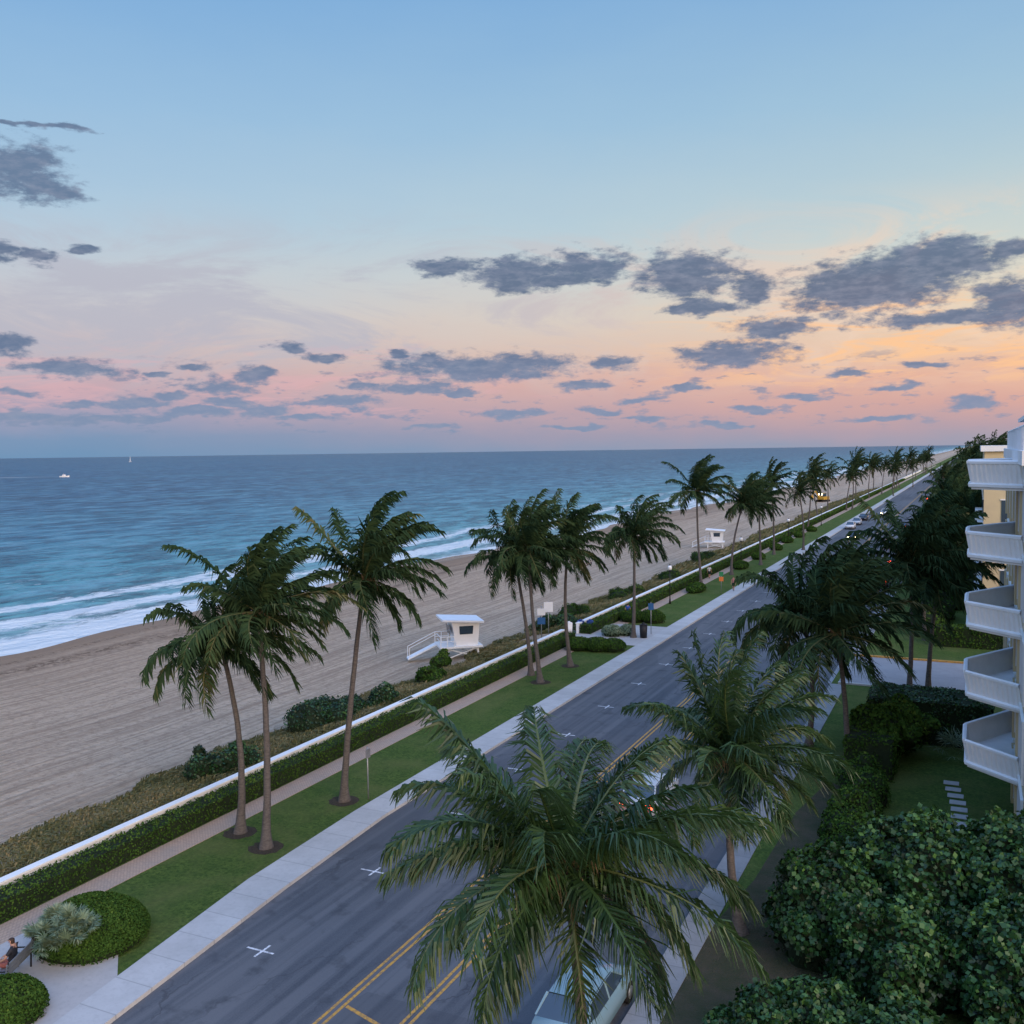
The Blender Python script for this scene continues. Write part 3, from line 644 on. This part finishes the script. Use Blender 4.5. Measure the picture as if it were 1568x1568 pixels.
hedge('privet_hedge',-3.0,9,89.5,91.5,1.7,M['hedge'],dens=50,size=.2,seed=34,lum=.1)
shrub('privet_hedge',bumps([(-4.7+.3*math.sin(i*2.1),40+i*2.1,.5,1.1+.2*math.sin(i*3),1.5,1.1+.25*math.cos(i*1.7)) for i in range(6)],22,4,.25,.5),16000,.14,M['hedge'],35,lum=.14)
b=MB()
for i in range(9):
    yy=45.5+i*.95; xx=-.75+.25*math.sin(i*.5)
    b.box(xx-.36,xx+.36,yy-.28,yy+.28,0,.04,M['plaza'])
b.obj('stepping_stones',bevel=.02)
def dune(y0,y1,n,h,w,seed):
    r=np.random.default_rng(seed)
    Y=y0+(y1-y0)*r.random(n); edge=-40.6+1.1*np.sin(Y*.11)+.7*np.sin(Y*.37+1)+.5*np.sin(Y*.9)
    X=-33.7+(edge+33.7)*r.random(n)**.85
    P=np.stack([X,Y,zprof(X,Y)],1)
    keep=(lump(P*.8)+r.normal(size=n)*.4>-.75)&~((Y>79)&(Y<84)&(X>-38)); P=P[keep]; m=len(P)
    a=r.uniform(0,6.28,m); H_=h*r.uniform(.5,1.2,m)*(1+.35*lump(P*.9))
    up=np.stack([np.cos(a)*.45+.35,np.sin(a)*.45+.1,np.ones(m)],1); up=nrm(up)*H_[:,None]
    ww=np.stack([np.cos(a+1.5),np.sin(a+1.5),np.zeros(m)],1)*w
    m1=P+up*.6; tp=m1+nrm(up+np.array([.5,.1,-.3]))*(H_*.45)[:,None]
    Q=np.concatenate([np.stack([P-ww,P+ww,m1+ww,m1-ww],1),np.stack([m1-ww,m1+ww,tp+ww*.2,tp-ww*.2],1)])
    t=np.clip(.46+.38*lump(P*.35+3)+r.normal(size=m)*.18,0,1)
    return Q,np.concatenate([t,t])
qa=[dune(16,70,45000,.42,.035,1),dune(70,130,24000,.5,.06,2),dune(130,420,22000,.7,.14,3)]
o=bpy.data.objects.new('dune_grass',quadmesh('dune_grass',np.concatenate([a for a,_ in qa]),M['dune'],np.concatenate([t for _,t in qa]))); link(o)
def scrub(x,y,n,R,seed,mat='grape'):
    z=float(zprof(np.array([x]),np.array([y]))[0])
    r=np.random.default_rng(seed); bl=[(x+r.normal()*R*.5,y+r.normal()*R*.7,z+.3,R*r.uniform(.5,.8),R*r.uniform(.5,.9),R*r.uniform(.5,.8)) for _ in range(4)]
    shrub('beach_scrub',bumps(bl,8,seed,.2,.45),n,.17,M[mat],seed,lum=.3,zmin=z-.2)
scrub(-37.2,41.0,3500,1.5,61); scrub(-37.2,52.0,5000,2.1,62); scrub(-37.8,54.5,4000,1.7,63); scrub(-37.5,64,3500,1.3,64,'hedge')
scrub(-39.3,70,2500,1.1,65,'hedge'); scrub(-36.5,88,3500,1.6,66); scrub(-38,95,2500,1.5,67,'hedge'); scrub(-38,110,2500,1.6,68,'hedge'); scrub(-37,125,2500,1.6,69,'hedge'); scrub(-38,150,2500,2,70,'hedge')
bl=[]
r=np.random.default_rng(5)
for i in range(46):
    yy=130+i*i*.35+i*3; bl.append((r.uniform(3,12)+i*.1,yy,2.0,r.uniform(3,5.5),r.uniform(4,7),r.uniform(3.5,7.0)))
shrub('distant_trees',bl,42000,.55,M['palmfar'],90,lum=.3,freq=.5,shell=.2)
bl=[(-2.6+r.normal()*1.4,95+i*9,0.6,r.uniform(1.5,2.4),r.uniform(2,4.5),r.uniform(1.2,3.8)) for i in range(40)]
shrub('roadside_shrubs',bl,26000,.32,M['hedge'],91,lum=.25,freq=.8)

# ------------------------------------------------------------------ buildings
def balcony(b,ya,z,m,depth=2.0,x0=1.8,near=2.0,flat=2.6,far=3.5):
    poly=[(x0,ya-near),(x0-depth,ya),(x0-depth,ya+flat),(x0,ya+flat+far)]
    b.prism(poly,z-.26,z,m)
    for i in range(3):
        p=Vector((poly[i][0],poly[i][1],0)); q_=Vector((poly[i+1][0],poly[i+1][1],0)); d=(q_-p).normalized(); nn=Vector((d.y,-d.x,0))
        if nn.x>0: nn=-nn
        t=.12
        vs=[p+Vector((0,0,z)),q_+Vector((0,0,z)),q_+Vector((0,0,z+.86))+nn*.16,p+Vector((0,0,z+.86))+nn*.16]
        vs2=[v-nn*t for v in vs]
        b.add(vs+vs2,[(0,1,2,3),(7,6,5,4),(3,2,6,7),(0,3,7,4),(1,5,6,2),(0,4,5,1)],m)
        L_=(q_-p).length; k=int(L_/.28)
        for j in range(k+1):
            c=p+d*(j+.5)*L_/(k+1)
            b.bar(c+Vector((0,0,z+.02))+nn*.0,c+Vector((0,0,z+.84))+nn*.16,.05,m,4)
        b.bar(p+Vector((0,0,z+.9))+nn*.12,q_+Vector((0,0,z+.9))+nn*.12,.10,m,6)
        b.bar(p+Vector((0,0,z-.08))+nn*.03,q_+Vector((0,0,z-.08))+nn*.03,.11,m,6)
def building():
    e=empty('apartment_building',(0,0,0))
    b=MB()
    b.box(1.8,18,41,68,-.1,16.2,M['beige']); b.box(1.5,18.2,40.7,68.3,16.2,16.75,M['white']); b.obj('walls',e)
    w=MB()
    for f in range(5):
        z=.75+f*3.05+.15
        for j in range(6):
            y0=41.6+j*4.3
            w.box(1.76,1.83,y0,y0+3.3,z,z+2.35,M['glass'])
            for yy_ in(y0-.08,y0+1.06,y0+2.16,y0+3.3): w.box(1.70,1.79,yy_,yy_+.08,z,z+2.35,M['white'])
            w.box(1.69,1.79,y0-.08,y0+3.38,z+2.35,z+2.47,M['white'])
            w.box(1.62,1.785,y0+3.5,y0+4.1,z-.3,z+2.35,M['beige'])
    w.obj('windows',e)
    b=MB()
    for f in range(5): balcony(b,46.7,3.15+f*3.05,M['white'])
    b.obj('balconies',e)
    b=MB()
    b.box(3.0,17,44,66,16.75,18.3,M['brown']); b.box(2.2,18,43.4,66.4,18.3,18.5,M['white'])
    for j in range(11): b.box(2.95,3.02,44.5+j*2,45.9+j*2,16.9,18.1,M['glass'])
    for j in range(23): b.bar((1.7,41+j*1.2,16.75),(1.7,41+j*1.2,17.75),.03,M['white'],5)
    b.bar((1.7,41,17.75),(1.7,67.5,17.75),.04,M['white'],5)
    b.obj('penthouse',e)
building()
def building2():
    e=empty('stucco_building'); b=MB()
    b.box(.6,20,96,124,-.1,16.4,M['beige']); b.box(.3,20.3,95.7,124.3,16.4,16.9,M['white']); b.box(4,18,100,120,16.9,18.4,M['beige']); b.obj('walls',e)
    w=MB()
    for f in range(5):
        for j in range(6):
            y0=97+j*4.5; z=.9+f*3.1
            w.box(.54,.63,y0,y0+2.2,z,z+1.9,M['glass']); w.box(.5,.6,y0-.1,y0+2.3,z+1.9,z+2.0,M['white']); w.box(-.1,.6,y0-.3,y0+2.5,z-.25,z-.1,M['white'])
        for j in range(4):
            x0=2.0+j*4.2; z=.9+f*3.1
            w.box(x0,x0+2,95.94,96.03,z,z+1.9,M['glass']); w.box(x0-.1,x0+2.1,95.9,96.0,z+1.9,z+2.0,M['white'])
    w.obj('windows',e)
building2()

# ------------------------------------------------------------------ vehicles
def carpaint(name,c): return pm(name,c,c,1,0.25,spec=0.6)
def car(name,x,y,rot,paint,lights='none',scale=1,z=Z0+.003):
    e=empty(name,(x,y,z),rot,scale)
    b=MB()
    st=[(-2.30,.42,.80,.74),(-2.22,.30,.98,.84),(-1.7,.24,1.03,.89),(-.8,.22,1.0,.91),(.5,.22,.98,.91),(1.2,.23,.95,.90),(1.9,.27,.84,.86),(2.22,.34,.70,.76),(2.30,.42,.60,.64)]
    vs=[];n=8
    for (yy,zb,zt,hw) in st:
        zm=(zb+zt)/2
        vs+=[(-hw*.9,yy,zb),(-hw,yy,zb+.12),(-hw,yy,zm+.08),(-hw*.92,yy,zt),(hw*.92,yy,zt),(hw,yy,zm+.08),(hw,yy,zb+.12),(hw*.9,yy,zb)]
    fs=[]
    for k in range(len(st)-1):
        for i in range(n): fs.append((k*n+i,k*n+(i+1)%n,(k+1)*n+(i+1)%n,(k+1)*n+i))
    fs+=[tuple(range(n)),tuple(range((len(st)-1)*n,len(st)*n))[::-1]]
    b.add(vs,fs,paint,True)
    ca=[(-1.95,1.0,.78,.01),(-1.35,1.42,.66,1),(-.2,1.50,.66,1),(.45,1.44,.64,1),(1.25,.97,.80,.01)]
    vs=[]
    for (yy,zt,hw,_) in ca: vs+=[(-.84 if _==1 else -hw,yy,1.0 if _==1 else zt-.02),(-hw,yy,zt),(hw,yy,zt),(.84 if _==1 else hw,yy,1.0 if _==1 else zt-.02)]
    fs=[]
    for k in range(4): fs+=[(k*4,k*4+1,k*4+5,k*4+4),(k*4+1,k*4+2,k*4+6,k*4+5),(k*4+2,k*4+3,k*4+7,k*4+6)]
    b.add(vs,fs,M['glass'])
    rv=[]
    for (yy,zt,hw,_) in ca[1:4]: rv+=[(-hw-.02,yy,zt-.03),(-hw+.06,yy,zt+.035),(hw-.06,yy,zt+.035),(hw+.02,yy,zt-.03)]
    fs=[]
    for k in range(2): fs+=[(k*4+i,k*4+i+1,k*4+i+5,k*4+i+4) for i in range(3)]
    b.add(rv,fs,paint,True)
    for s in(-1,1):
        b.bar((s*.80,-1.9,1.0),(s*.66,-1.35,1.43),.045,paint,5); b.bar((s*.80,1.22,.97),(s*.65,.45,1.45),.04,paint,5); b.bar((s*.84,-.25,.98),(s*.67,-.22,1.5),.035,paint,5)
        b.box(s*.92-.08,s*.92+.08,.75,.92,.92,1.05,paint)
        for yy in(-1.42,1.45):
            b.bar((s*.70,yy,.33),(s*.92,yy,.33),.33,M['rubber'],18); b.bar((s*.90,yy,.33),(s*.935,yy,.33),.2,M['grey'],12)
        b.box(s*.62-.18,s*.62+.18,-2.325,-2.2,.66,.86,M['red']); b.box(s*.60-.18,s*.60+.18,2.18,2.32,.48,.66,M['head'] if lights=='head' else M['grey'])
    b.box(-.3,.3,-2.33,-2.28,.52,.64,M['white'])
    b.obj('body',e)
    return e
silver=carpaint('silver_paint',(.45,.5,.55)); teal=carpaint('pale_blue_paint',(.20,.32,.37)); blk=carpaint('black_paint',(.02,.02,.025)); wht=carpaint('white_car_paint',(.7,.7,.7)); redp=carpaint('red_paint',(.3,.02,.02))
car('parked_car',-10.4,26.6,0,teal)
car('car',-14.0,44.6,0,silver,'tail')
car('car',-20.5,190,math.pi,blk,'head'); car('parked_car',-23.6,214,math.pi,wht); car('parked_car',-23.6,226,math.pi,silver); car('parked_car',-23.6,240,math.pi,blk)
car('parked_car',-10.4,150,0,blk); car('car',-13,176,0,redp); car('parked_car',-10.4,128,0,blk); car('car',-20.5,260,math.pi,wht,'head'); car('car',-13.5,215,0,blk)
car('car',-13,330,0,blk)

# ------------------------------------------------------------------ lifeguard towers
def tower(x,y,rot,sc=1):
    z=float(zprof(np.array([x]),np.array([y]))[0])
    e=empty('lifeguard_tower',(x,y,z),rot,sc); b=MB(); w=M['white']
    for sx in(-1.3,1.2):
        for sy in(-1.1,1.1): b.bar((sx*1.1,sy*1.1,-.3),(sx,sy,1.0),.09,w,6)
    for sy in(-1.1,1.1): b.bar((-1.4,sy,.1),(1.3,sy,.95),.05,w,5); b.bar((-1.4,sy,.95),(1.3,sy,.1),.05,w,5)
    b.box(-2.0,1.6,-1.4,1.4,1.0,1.14,w)
    lo=[(-.6,-1.05),(1.25,-1.05),(1.25,1.05),(-.6,1.05)]; hi=[(-.95,-1.2),(1.4,-1.2),(1.4,1.2),(-.95,1.2)]
    vs=[(a,c,1.14) for a,c in lo]+[(a,c,3.15) for a,c in hi]
    b.add(vs,[(0,1,5,4),(1,2,6,5),(2,3,7,6),(3,0,4,7),(4,5,6,7)],w)
    Mr=Matrix.Translation((-.1,0,3.22))@Matrix.Rotation(math.radians(4),4,'Y')
    b.box(-1.7,1.8,-1.55,1.55,-.05,.10,w,M=Mr)
    b.add([(-.99,-.8,2.0),(-.99,.8,2.0),(-1.10,.85,2.8),(-1.10,-.85,2.8)],[(0,1,2,3)],M['glass'])
    for s in(-1,1):
        b.add([(-.3,s*1.16,2.1),(.8,s*1.16,2.1),(.85,s*1.225,2.8),(-.35,s*1.225,2.8)],[(0,1,2,3)],M['glass'])
    for sy in(-1.35,1.35):
        for xx in(-1.95,-1.4,-.8): b.bar((xx,sy,1.14),(xx,sy,2.0),.035,w,4)
        b.bar((-1.95,sy,2.0),(-.8,sy,2.0),.035,w,4); b.bar((-1.95,sy,1.6),(-.8,sy,1.6),.03,w,4)
    b.bar((-1.95,-1.35,2.0),(-1.95,.3,2.0),.035,w,4); b.bar((-1.95,-1.35,1.6),(-1.95,.3,1.6),.03,w,4)
    b.add([(-1.95,.4,1.1),(-1.95,1.35,1.1),(-4.4,1.35,0),(-4.4,.4,0),(-1.95,.4,1.0),(-1.95,1.35,1.0),(-4.4,1.35,-.1),(-4.4,.4,-.1)],[(0,1,2,3),(7,6,5,4),(0,3,7,4),(1,5,6,2)],w)
    for sy in(.4,1.35): b.bar((-1.95,sy,2.0),(-4.3,sy,.9),.03,w,4); b.bar((-4.3,sy,0),(-4.3,sy,.9),.03,w,4)
    b.obj('hut',e)
tower(-41.0,75.4,math.radians(40),1.05); tower(-43.4,179,math.radians(10))

# ------------------------------------------------------------------ street furniture
def pole(name,x,y,h,plate=None,z=0,w=.45,ph=.6,r_=.035,rot=0):
    e=empty(name,(x,y,z),rot); b=MB(); b.bar((0,0,-.1),(0,0,h),r_,M['grey'],8)
    if plate:
        for (zz,m) in plate: b.box(-w/2,w/2,-.06,-.03,zz-ph/2,zz+ph/2,m)
    b.obj('post',e)
orange=pm('orange_sign',(.7,.2,.05)); green=pm('green_sign',(.03,.2,.08)); bluesign=pm('blue_sign',(.03,.12,.3))
pole('parking_sign',-26.85,39.6,2.6,[(2.3,M['grey'])],w=.3,ph=.45,rot=1.4)
pole('beach_sign',-34.6,78.6,3.3,[(2.8,M['white']),(2.0,bluesign)],w=.7,ph=.6,rot=.45)
pole('beach_sign',-34.6,80.2,3.5,[(3.0,M['white'])],w=.8,ph=.9,rot=.45)
pole('traffic_sign',-26.9,113.6,2.6,[(2.3,green),(1.7,orange)],w=.5,ph=.5,rot=.2)
pole('parking_sign',-26.85,86,3.0,[(2.6,bluesign)],w=.5,ph=.6,rot=.3)
def bin_(name,x,y,m,r_=.33,h=.95):
    e=empty(name,(x,y,.02)); b=MB(); b.bar((0,0,0),(0,0,h),r_*.85,m,14,r_); b.bar((0,0,h),(0,0,h+.08),r_*1.08,m,14,r_*.9); b.bar((0,0,h+.08),(0,0,h+.2),r_*.5,m,12,.1); b.obj('can',e)
bin_('trash_can',-27.0,84.2,M['dark'],.36,1.15); bin_('recycling_bin',-33.4,85.0,M['blue']); bin_('recycling_bin',-32.6,85.4,M['blue']); bin_('trash_can',-34.0,83.6,M['white'])
def lamp(x,y):
    e=empty('street_lamp',(x,y,0)); b=MB(); b.bar((0,0,0),(0,0,.6),.14,M['dark'],8,.08); b.bar((0,0,.6),(0,0,3.6),.06,M['dark'],8,.045); b.bar((0,0,3.6),(0,0,3.75),.16,M['dark'],8); b.ball((0,0,4.0),.24,M['white'],10,7,(1,1,1.2)); b.bar((0,0,4.25),(0,0,4.45),.12,M['dark'],8,.01); b.obj('post',e)
for yy in(104,140,179,220): lamp(-30.3,yy)
def bench(x,y,rot,name='park_bench'):
    e=empty(name,(x,y,.016),rot); b=MB(); m=M['grey']
    for i in range(5): b.box(-.9,.9,-.24+i*.1,-.16+i*.1,.43,.46,m)
    for i in range(4): b.box(-.9,.9,.27+i*.02,.30+i*.02,.52+i*.11,.60+i*.11,m)
    for s in(-.8,.8):
        b.bar((s,-.2,0),(s,-.2,.44),.03,M['dark'],6); b.bar((s,.24,0),(s,.26,.44),.03,M['dark'],6); b.bar((s,.25,.42),(s,.36,1.0),.025,M['dark'],6); b.bar((s,-.22,.66),(s,.3,.68),.025,M['dark'],6); b.bar((s,-.2,.44),(s,-.22,.66),.022,M['dark'],6)
    b.obj('seat',e)
BX,BY,BR=-28.25,20.9,math.radians(-65)
bench(BX,BY,BR)

# ------------------------------------------------------------------ people
def person(name,x,y,rot,pose,shirt,pants,hairm=None,z=0.02,scale=1,bare_leg=True):
    """body faces local -Y"""
    e=empty(name,(x,y,z),rot,scale)
    if pose=='sit':
        J=dict(pel=(0,.02,.55,.135),sp=(0,.08,.75,.13),ch=(0,.12,.98,.15),nk=(0,.10,1.16,.058),hd=(0,.06,1.28,.095),ht=(0,.07,1.37,.09),
          shl=(.18,.12,1.07,.07),ell=(.30,-.02,.84,.045),wrl=(.20,-.24,.70,.032),hal=(.17,-.31,.68,.03),
          shr=(-.18,.12,1.07,.07),elr=(-.30,-.04,.85,.045),wrr=(-.17,-.24,.72,.032),har=(-.14,-.31,.69,.03),
          hpl=(.10,-.04,.54,.095),knl=(.13,-.46,.56,.062),anl=(.14,-.72,.16,.042),tol=(.15,-.90,.09,.032),
          hpr=(-.10,-.04,.54,.095),knr=(-.13,-.46,.56,.062),anr=(-.16,-.80,.20,.042),tor=(-.17,-.98,.14,.032))
    elif pose=='ground':
        J=dict(pel=(0,.02,.14,.135),sp=(0,.08,.34,.13),ch=(0,.08,.56,.15),nk=(0,.04,.74,.058),hd=(0,.0,.86,.095),ht=(0,.0,.95,.09),
          shl=(.18,.06,.65,.07),ell=(.26,-.14,.48,.045),wrl=(.12,-.34,.48,.032),hal=(.08,-.40,.48,.03),
          shr=(-.18,.06,.65,.07),elr=(-.26,-.14,.48,.045),wrr=(-.12,-.34,.48,.032),har=(-.08,-.40,.48,.03),
          hpl=(.10,-.04,.13,.095),knl=(.13,-.42,.42,.062),anl=(.14,-.70,.08,.042),tol=(.15,-.88,.04,.032),
          hpr=(-.10,-.04,.13,.095),knr=(-.13,-.42,.42,.062),anr=(-.16,-.72,.08,.042),tor=(-.17,-.9,.04,.032))
    else:
        J=dict(pel=(0,0,.94,.13),sp=(0,.01,1.13,.125),ch=(0,.0,1.33,.145),nk=(0,0,1.50,.055),hd=(0,-.02,1.61,.092),ht=(0,-.01,1.70,.088),
          shl=(.18,0,1.42,.068),ell=(.25,.08,1.14,.043),wrl=(.24,-.04,.90,.031),hal=(.24,-.08,.82,.03),
          shr=(-.18,0,1.42,.068),elr=(-.25,.04,1.14,.043),wrr=(-.25,-.12,.92,.031),har=(-.25,-.17,.85,.03),
          hpl=(.09,0,.90,.095),knl=(.10,-.16,.50,.062),anl=(.10,-.22,.09,.04),tol=(.11,-.40,.04,.032),
          hpr=(-.09,0,.90,.095),knr=(-.10,.04,.49,.062),anr=(-.10,.28,.12,.04),tor=(-.11,.16,.04,.032))
    names=list(J); E=[('pel','sp'),('sp','ch'),('ch','nk'),('nk','hd'),('hd','ht')]
    for s in'lr': E+=[('ch','sh'+s),('sh'+s,'el'+s),('el'+s,'wr'+s),('wr'+s,'ha'+s),('pel','hp'+s),('hp'+s,'kn'+s),('kn'+s,'an'+s),('an'+s,'to'+s)]
    me=bpy.data.meshes.new('sk'); me.from_pydata([J[n][:3] for n in names],[(names.index(a),names.index(c)) for a,c in E],[])
    o=bpy.data.objects.new('sk',me); COL.objects.link(o)
    md=o.modifiers.new('s','SKIN'); sv=me.skin_vertices[0].data
    for i,n in enumerate(names):
        rr=J[n][3]; sv[i].radius=(rr,rr*.8 if n in('ch','sp','pel') else rr); sv[i].use_root=(n=='pel')
    ss=o.modifiers.new('u','SUBSURF'); ss.levels=2; ss.render_levels=2
    dg=bpy.context.evaluated_depsgraph_get(); me2=bpy.data.meshes.new_from_object(o.evaluated_get(dg))
    bpy.data.objects.remove(o)
    hairm=hairm or M['hair']
    me2.materials.clear()
    for mm in(M['skin'],shirt,pants,hairm,M['dark']): me2.materials.append(mm)
    seg=[(np.array(J[a][:3]),np.array(J[c][:3]),a,c) for a,c in E]
    hd=np.array(J['hd'][:3])
    for p in me2.polygons:
        c=np.array(p.center); best=None;bd=9
        for A,B,a,c2 in seg:
            t=np.clip(np.dot(c-A,B-A)/np.dot(B-A,B-A),0,1); dd=np.linalg.norm(c-(A+(B-A)*t))
            if dd<bd: bd=dd;best=(a,c2,t)
        a,c2,t=best; k=0
        if a in('sp',) or c2 in('sp','shl','shr') or (a=='ch' and t<.35): k=1
        elif a in('shl','shr'): k=1 if t<.6 else 0
        elif a=='pel' or (a[:2]=='hp' and (t<.75 or not bare_leg)): k=2
        elif a[:2]=='kn' and not bare_leg: k=2
        elif a[:2]=='an' or (a[:2]=='kn' and t>.9): k=4
        elif a in('hd','nk') and (c[2]>hd[2]+.05 or (c[1]>hd[1]+.02 and c[2]>hd[2]-.07)): k=3
        if c2=='sp' and t<.3: k=2
        p.material_index=k; p.use_smooth=True
    bo=bpy.data.objects.new('body',me2); link(bo,e)
    b=MB()
    for s in'lr':
        h_=Vector(J['ha'+s][:3]); w_=Vector(J['wr'+s][:3]); d=(h_-w_).normalized(); sd=d.cross(Vector((0,0,1))).normalized() if abs(d.z)<.9 else Vector((0,1,0))
        for k,l in enumerate((.055,.07,.075,.068)):
            p0=h_+sd*(k-1.5)*.018; p1=p0+d*l*.6+Vector((0,0,-.01)); b.bar(p0,p1,.009,M['skin'],6); b.bar(p1,p1+d*l*.4+Vector((0,0,-.02)),.008,M['skin'],6,.006)
        b.bar(w_+d*.03,w_+d*.06+sd*.05,.011,M['skin'],6,.008)
    b.bar((hd[0],hd[1]-.085,hd[2]+.01),(hd[0],hd[1]-.115,hd[2]-.02),.010,M['skin'],6,.016)
    for s in(-1,1):
        b.ball((s*.032,hd[1]-.088,hd[2]+.025),.011,M['dark'],6,5); b.ball((s*.092,hd[1]+.005,hd[2]),.024,M['skin'],6,5,(.5,1,1.4))
    b.box(-.022,.022,hd[1]-.098,hd[1]-.085,hd[2]-.055,hd[2]-.045,LIPS)
    b.obj('hands_and_face',e)
LIPS=pm('lips',(.3,.1,.09))
shD=pm('dark_shirt',(.02,.022,.03)); shB=pm('blue_shirt',(.03,.10,.45)); shR=pm('rust_shorts',(.30,.10,.08)); shW=pm('white_shirt',(.6,.6,.6)); shP=pm('pink_shirt',(.5,.2,.2))
person('seated_person',BX,BY,BR,'sit',shD,shR,z=-.02,scale=1.05)
person('walking_person',-31.2,92.3,math.pi,'walk',shB,shD,bare_leg=False)
person('walking_person',-31.4,126,math.pi,'walk',shW,shD)
person('walking_person',-26.0,116,0,'walk',shP,shD)
for (xx,yy) in((-55.5,146),(-56.3,147.0)):
    person('sitting_beachgoer',xx,yy,-1.3,'ground',shD,shD,z=float(zprof(np.array([xx]),np.array([yy]))[0]))
person('walking_person',-52,158,2,'walk',shD,shD,z=float(zprof(np.array([-52.]),np.array([158.]))[0]))

# ------------------------------------------------------------------ beach tractor, boats
def tractor(x,y):
    z=float(zprof(np.array([x]),np.array([y]))[0]); e=empty('excavator',(x,y,z),2.6); b=MB(); ye=pm('machine_yellow',(.5,.3,.04))
    for s in(-1,1): b.box(s*1.2-.3,s*1.2+.3,-1.8,1.8,0,.8,M['rubber'])
    b.box(-1.3,1.3,-1.7,1.3,.85,1.9,ye); b.box(-1.2,-.1,-.2,1.3,1.9,3.0,M['glass']); b.box(-1.25,-.05,-.25,1.35,3.0,3.1,ye)
    b.bar((.5,1.2,1.5),(.5,3.2,3.8),.25,ye,6); b.bar((.5,3.2,3.8),(.5,5.2,2.2),.2,ye,6); b.box(0,1,4.8,5.6,1.4,2.2,ye)
    for s in(-.6,.7): b.ball((s,1.45,2.6),.22,M['head'],8,6)
    b.obj('body',e)
tractor(-47,345)
def boat(x,y):
    e=empty('motor_boat',(x,y,-2.4),math.radians(-62)); b=MB(); w=M['white']
    vs=[];st=[(-4.5,1.3,0),(-2,1.5,0),(1.5,1.4,.1),(3.5,.8,.3),(4.8,.02,.6)]
    for (yy,hw,u) in st: vs+=[(-hw,yy,1.1+u),(-hw*.6,yy,-.3),(hw*.6,yy,-.3),(hw,yy,1.1+u)]
    fs=[]
    for k in range(4): fs+=[(k*4+i,k*4+(i+1)%4,(k+1)*4+(i+1)%4,(k+1)*4+i) for i in range(4)]
    b.add(vs,fs+[(0,1,2,3)],w); b.box(-.9,.9,-1.8,1.0,1.1,2.6,w,tx=.15,ty=.3); b.box(-.92,.92,-1.2,.5,1.8,2.3,M['glass']); b.bar((0,-.5,2.6),(0,-.5,4.2),.05,w,5); b.obj('hull',e)
    f=pm('wake_foam',(.75,.8,.82)); k=MB()
    k.add([(-1,-4,.5),(1,-4,.5),(8,-80,.1),(-8,-80,.1)],[(0,1,2,3)],f); k.obj('wake',e)
boat(-815,686)
def sail(x,y):
    e=empty('sailboat',(x,y,-2.4),.5); b=MB(); b.box(-1.8,1.8,-7,7,0,2,M['white'],tx=-.4,ty=-.8); b.bar((0,0,2),(0,0,22),.2,M['white'],5)
    b.add([(0,-.4,3),(0,-7,3.5),(0,-.4,21)],[(0,1,2)],M['white']); b.add([(0,.6,3),(0,6.8,3),(0,.6,17)],[(0,1,2)],M['white']); b.obj('hull',e)
sail(-2727,2577)
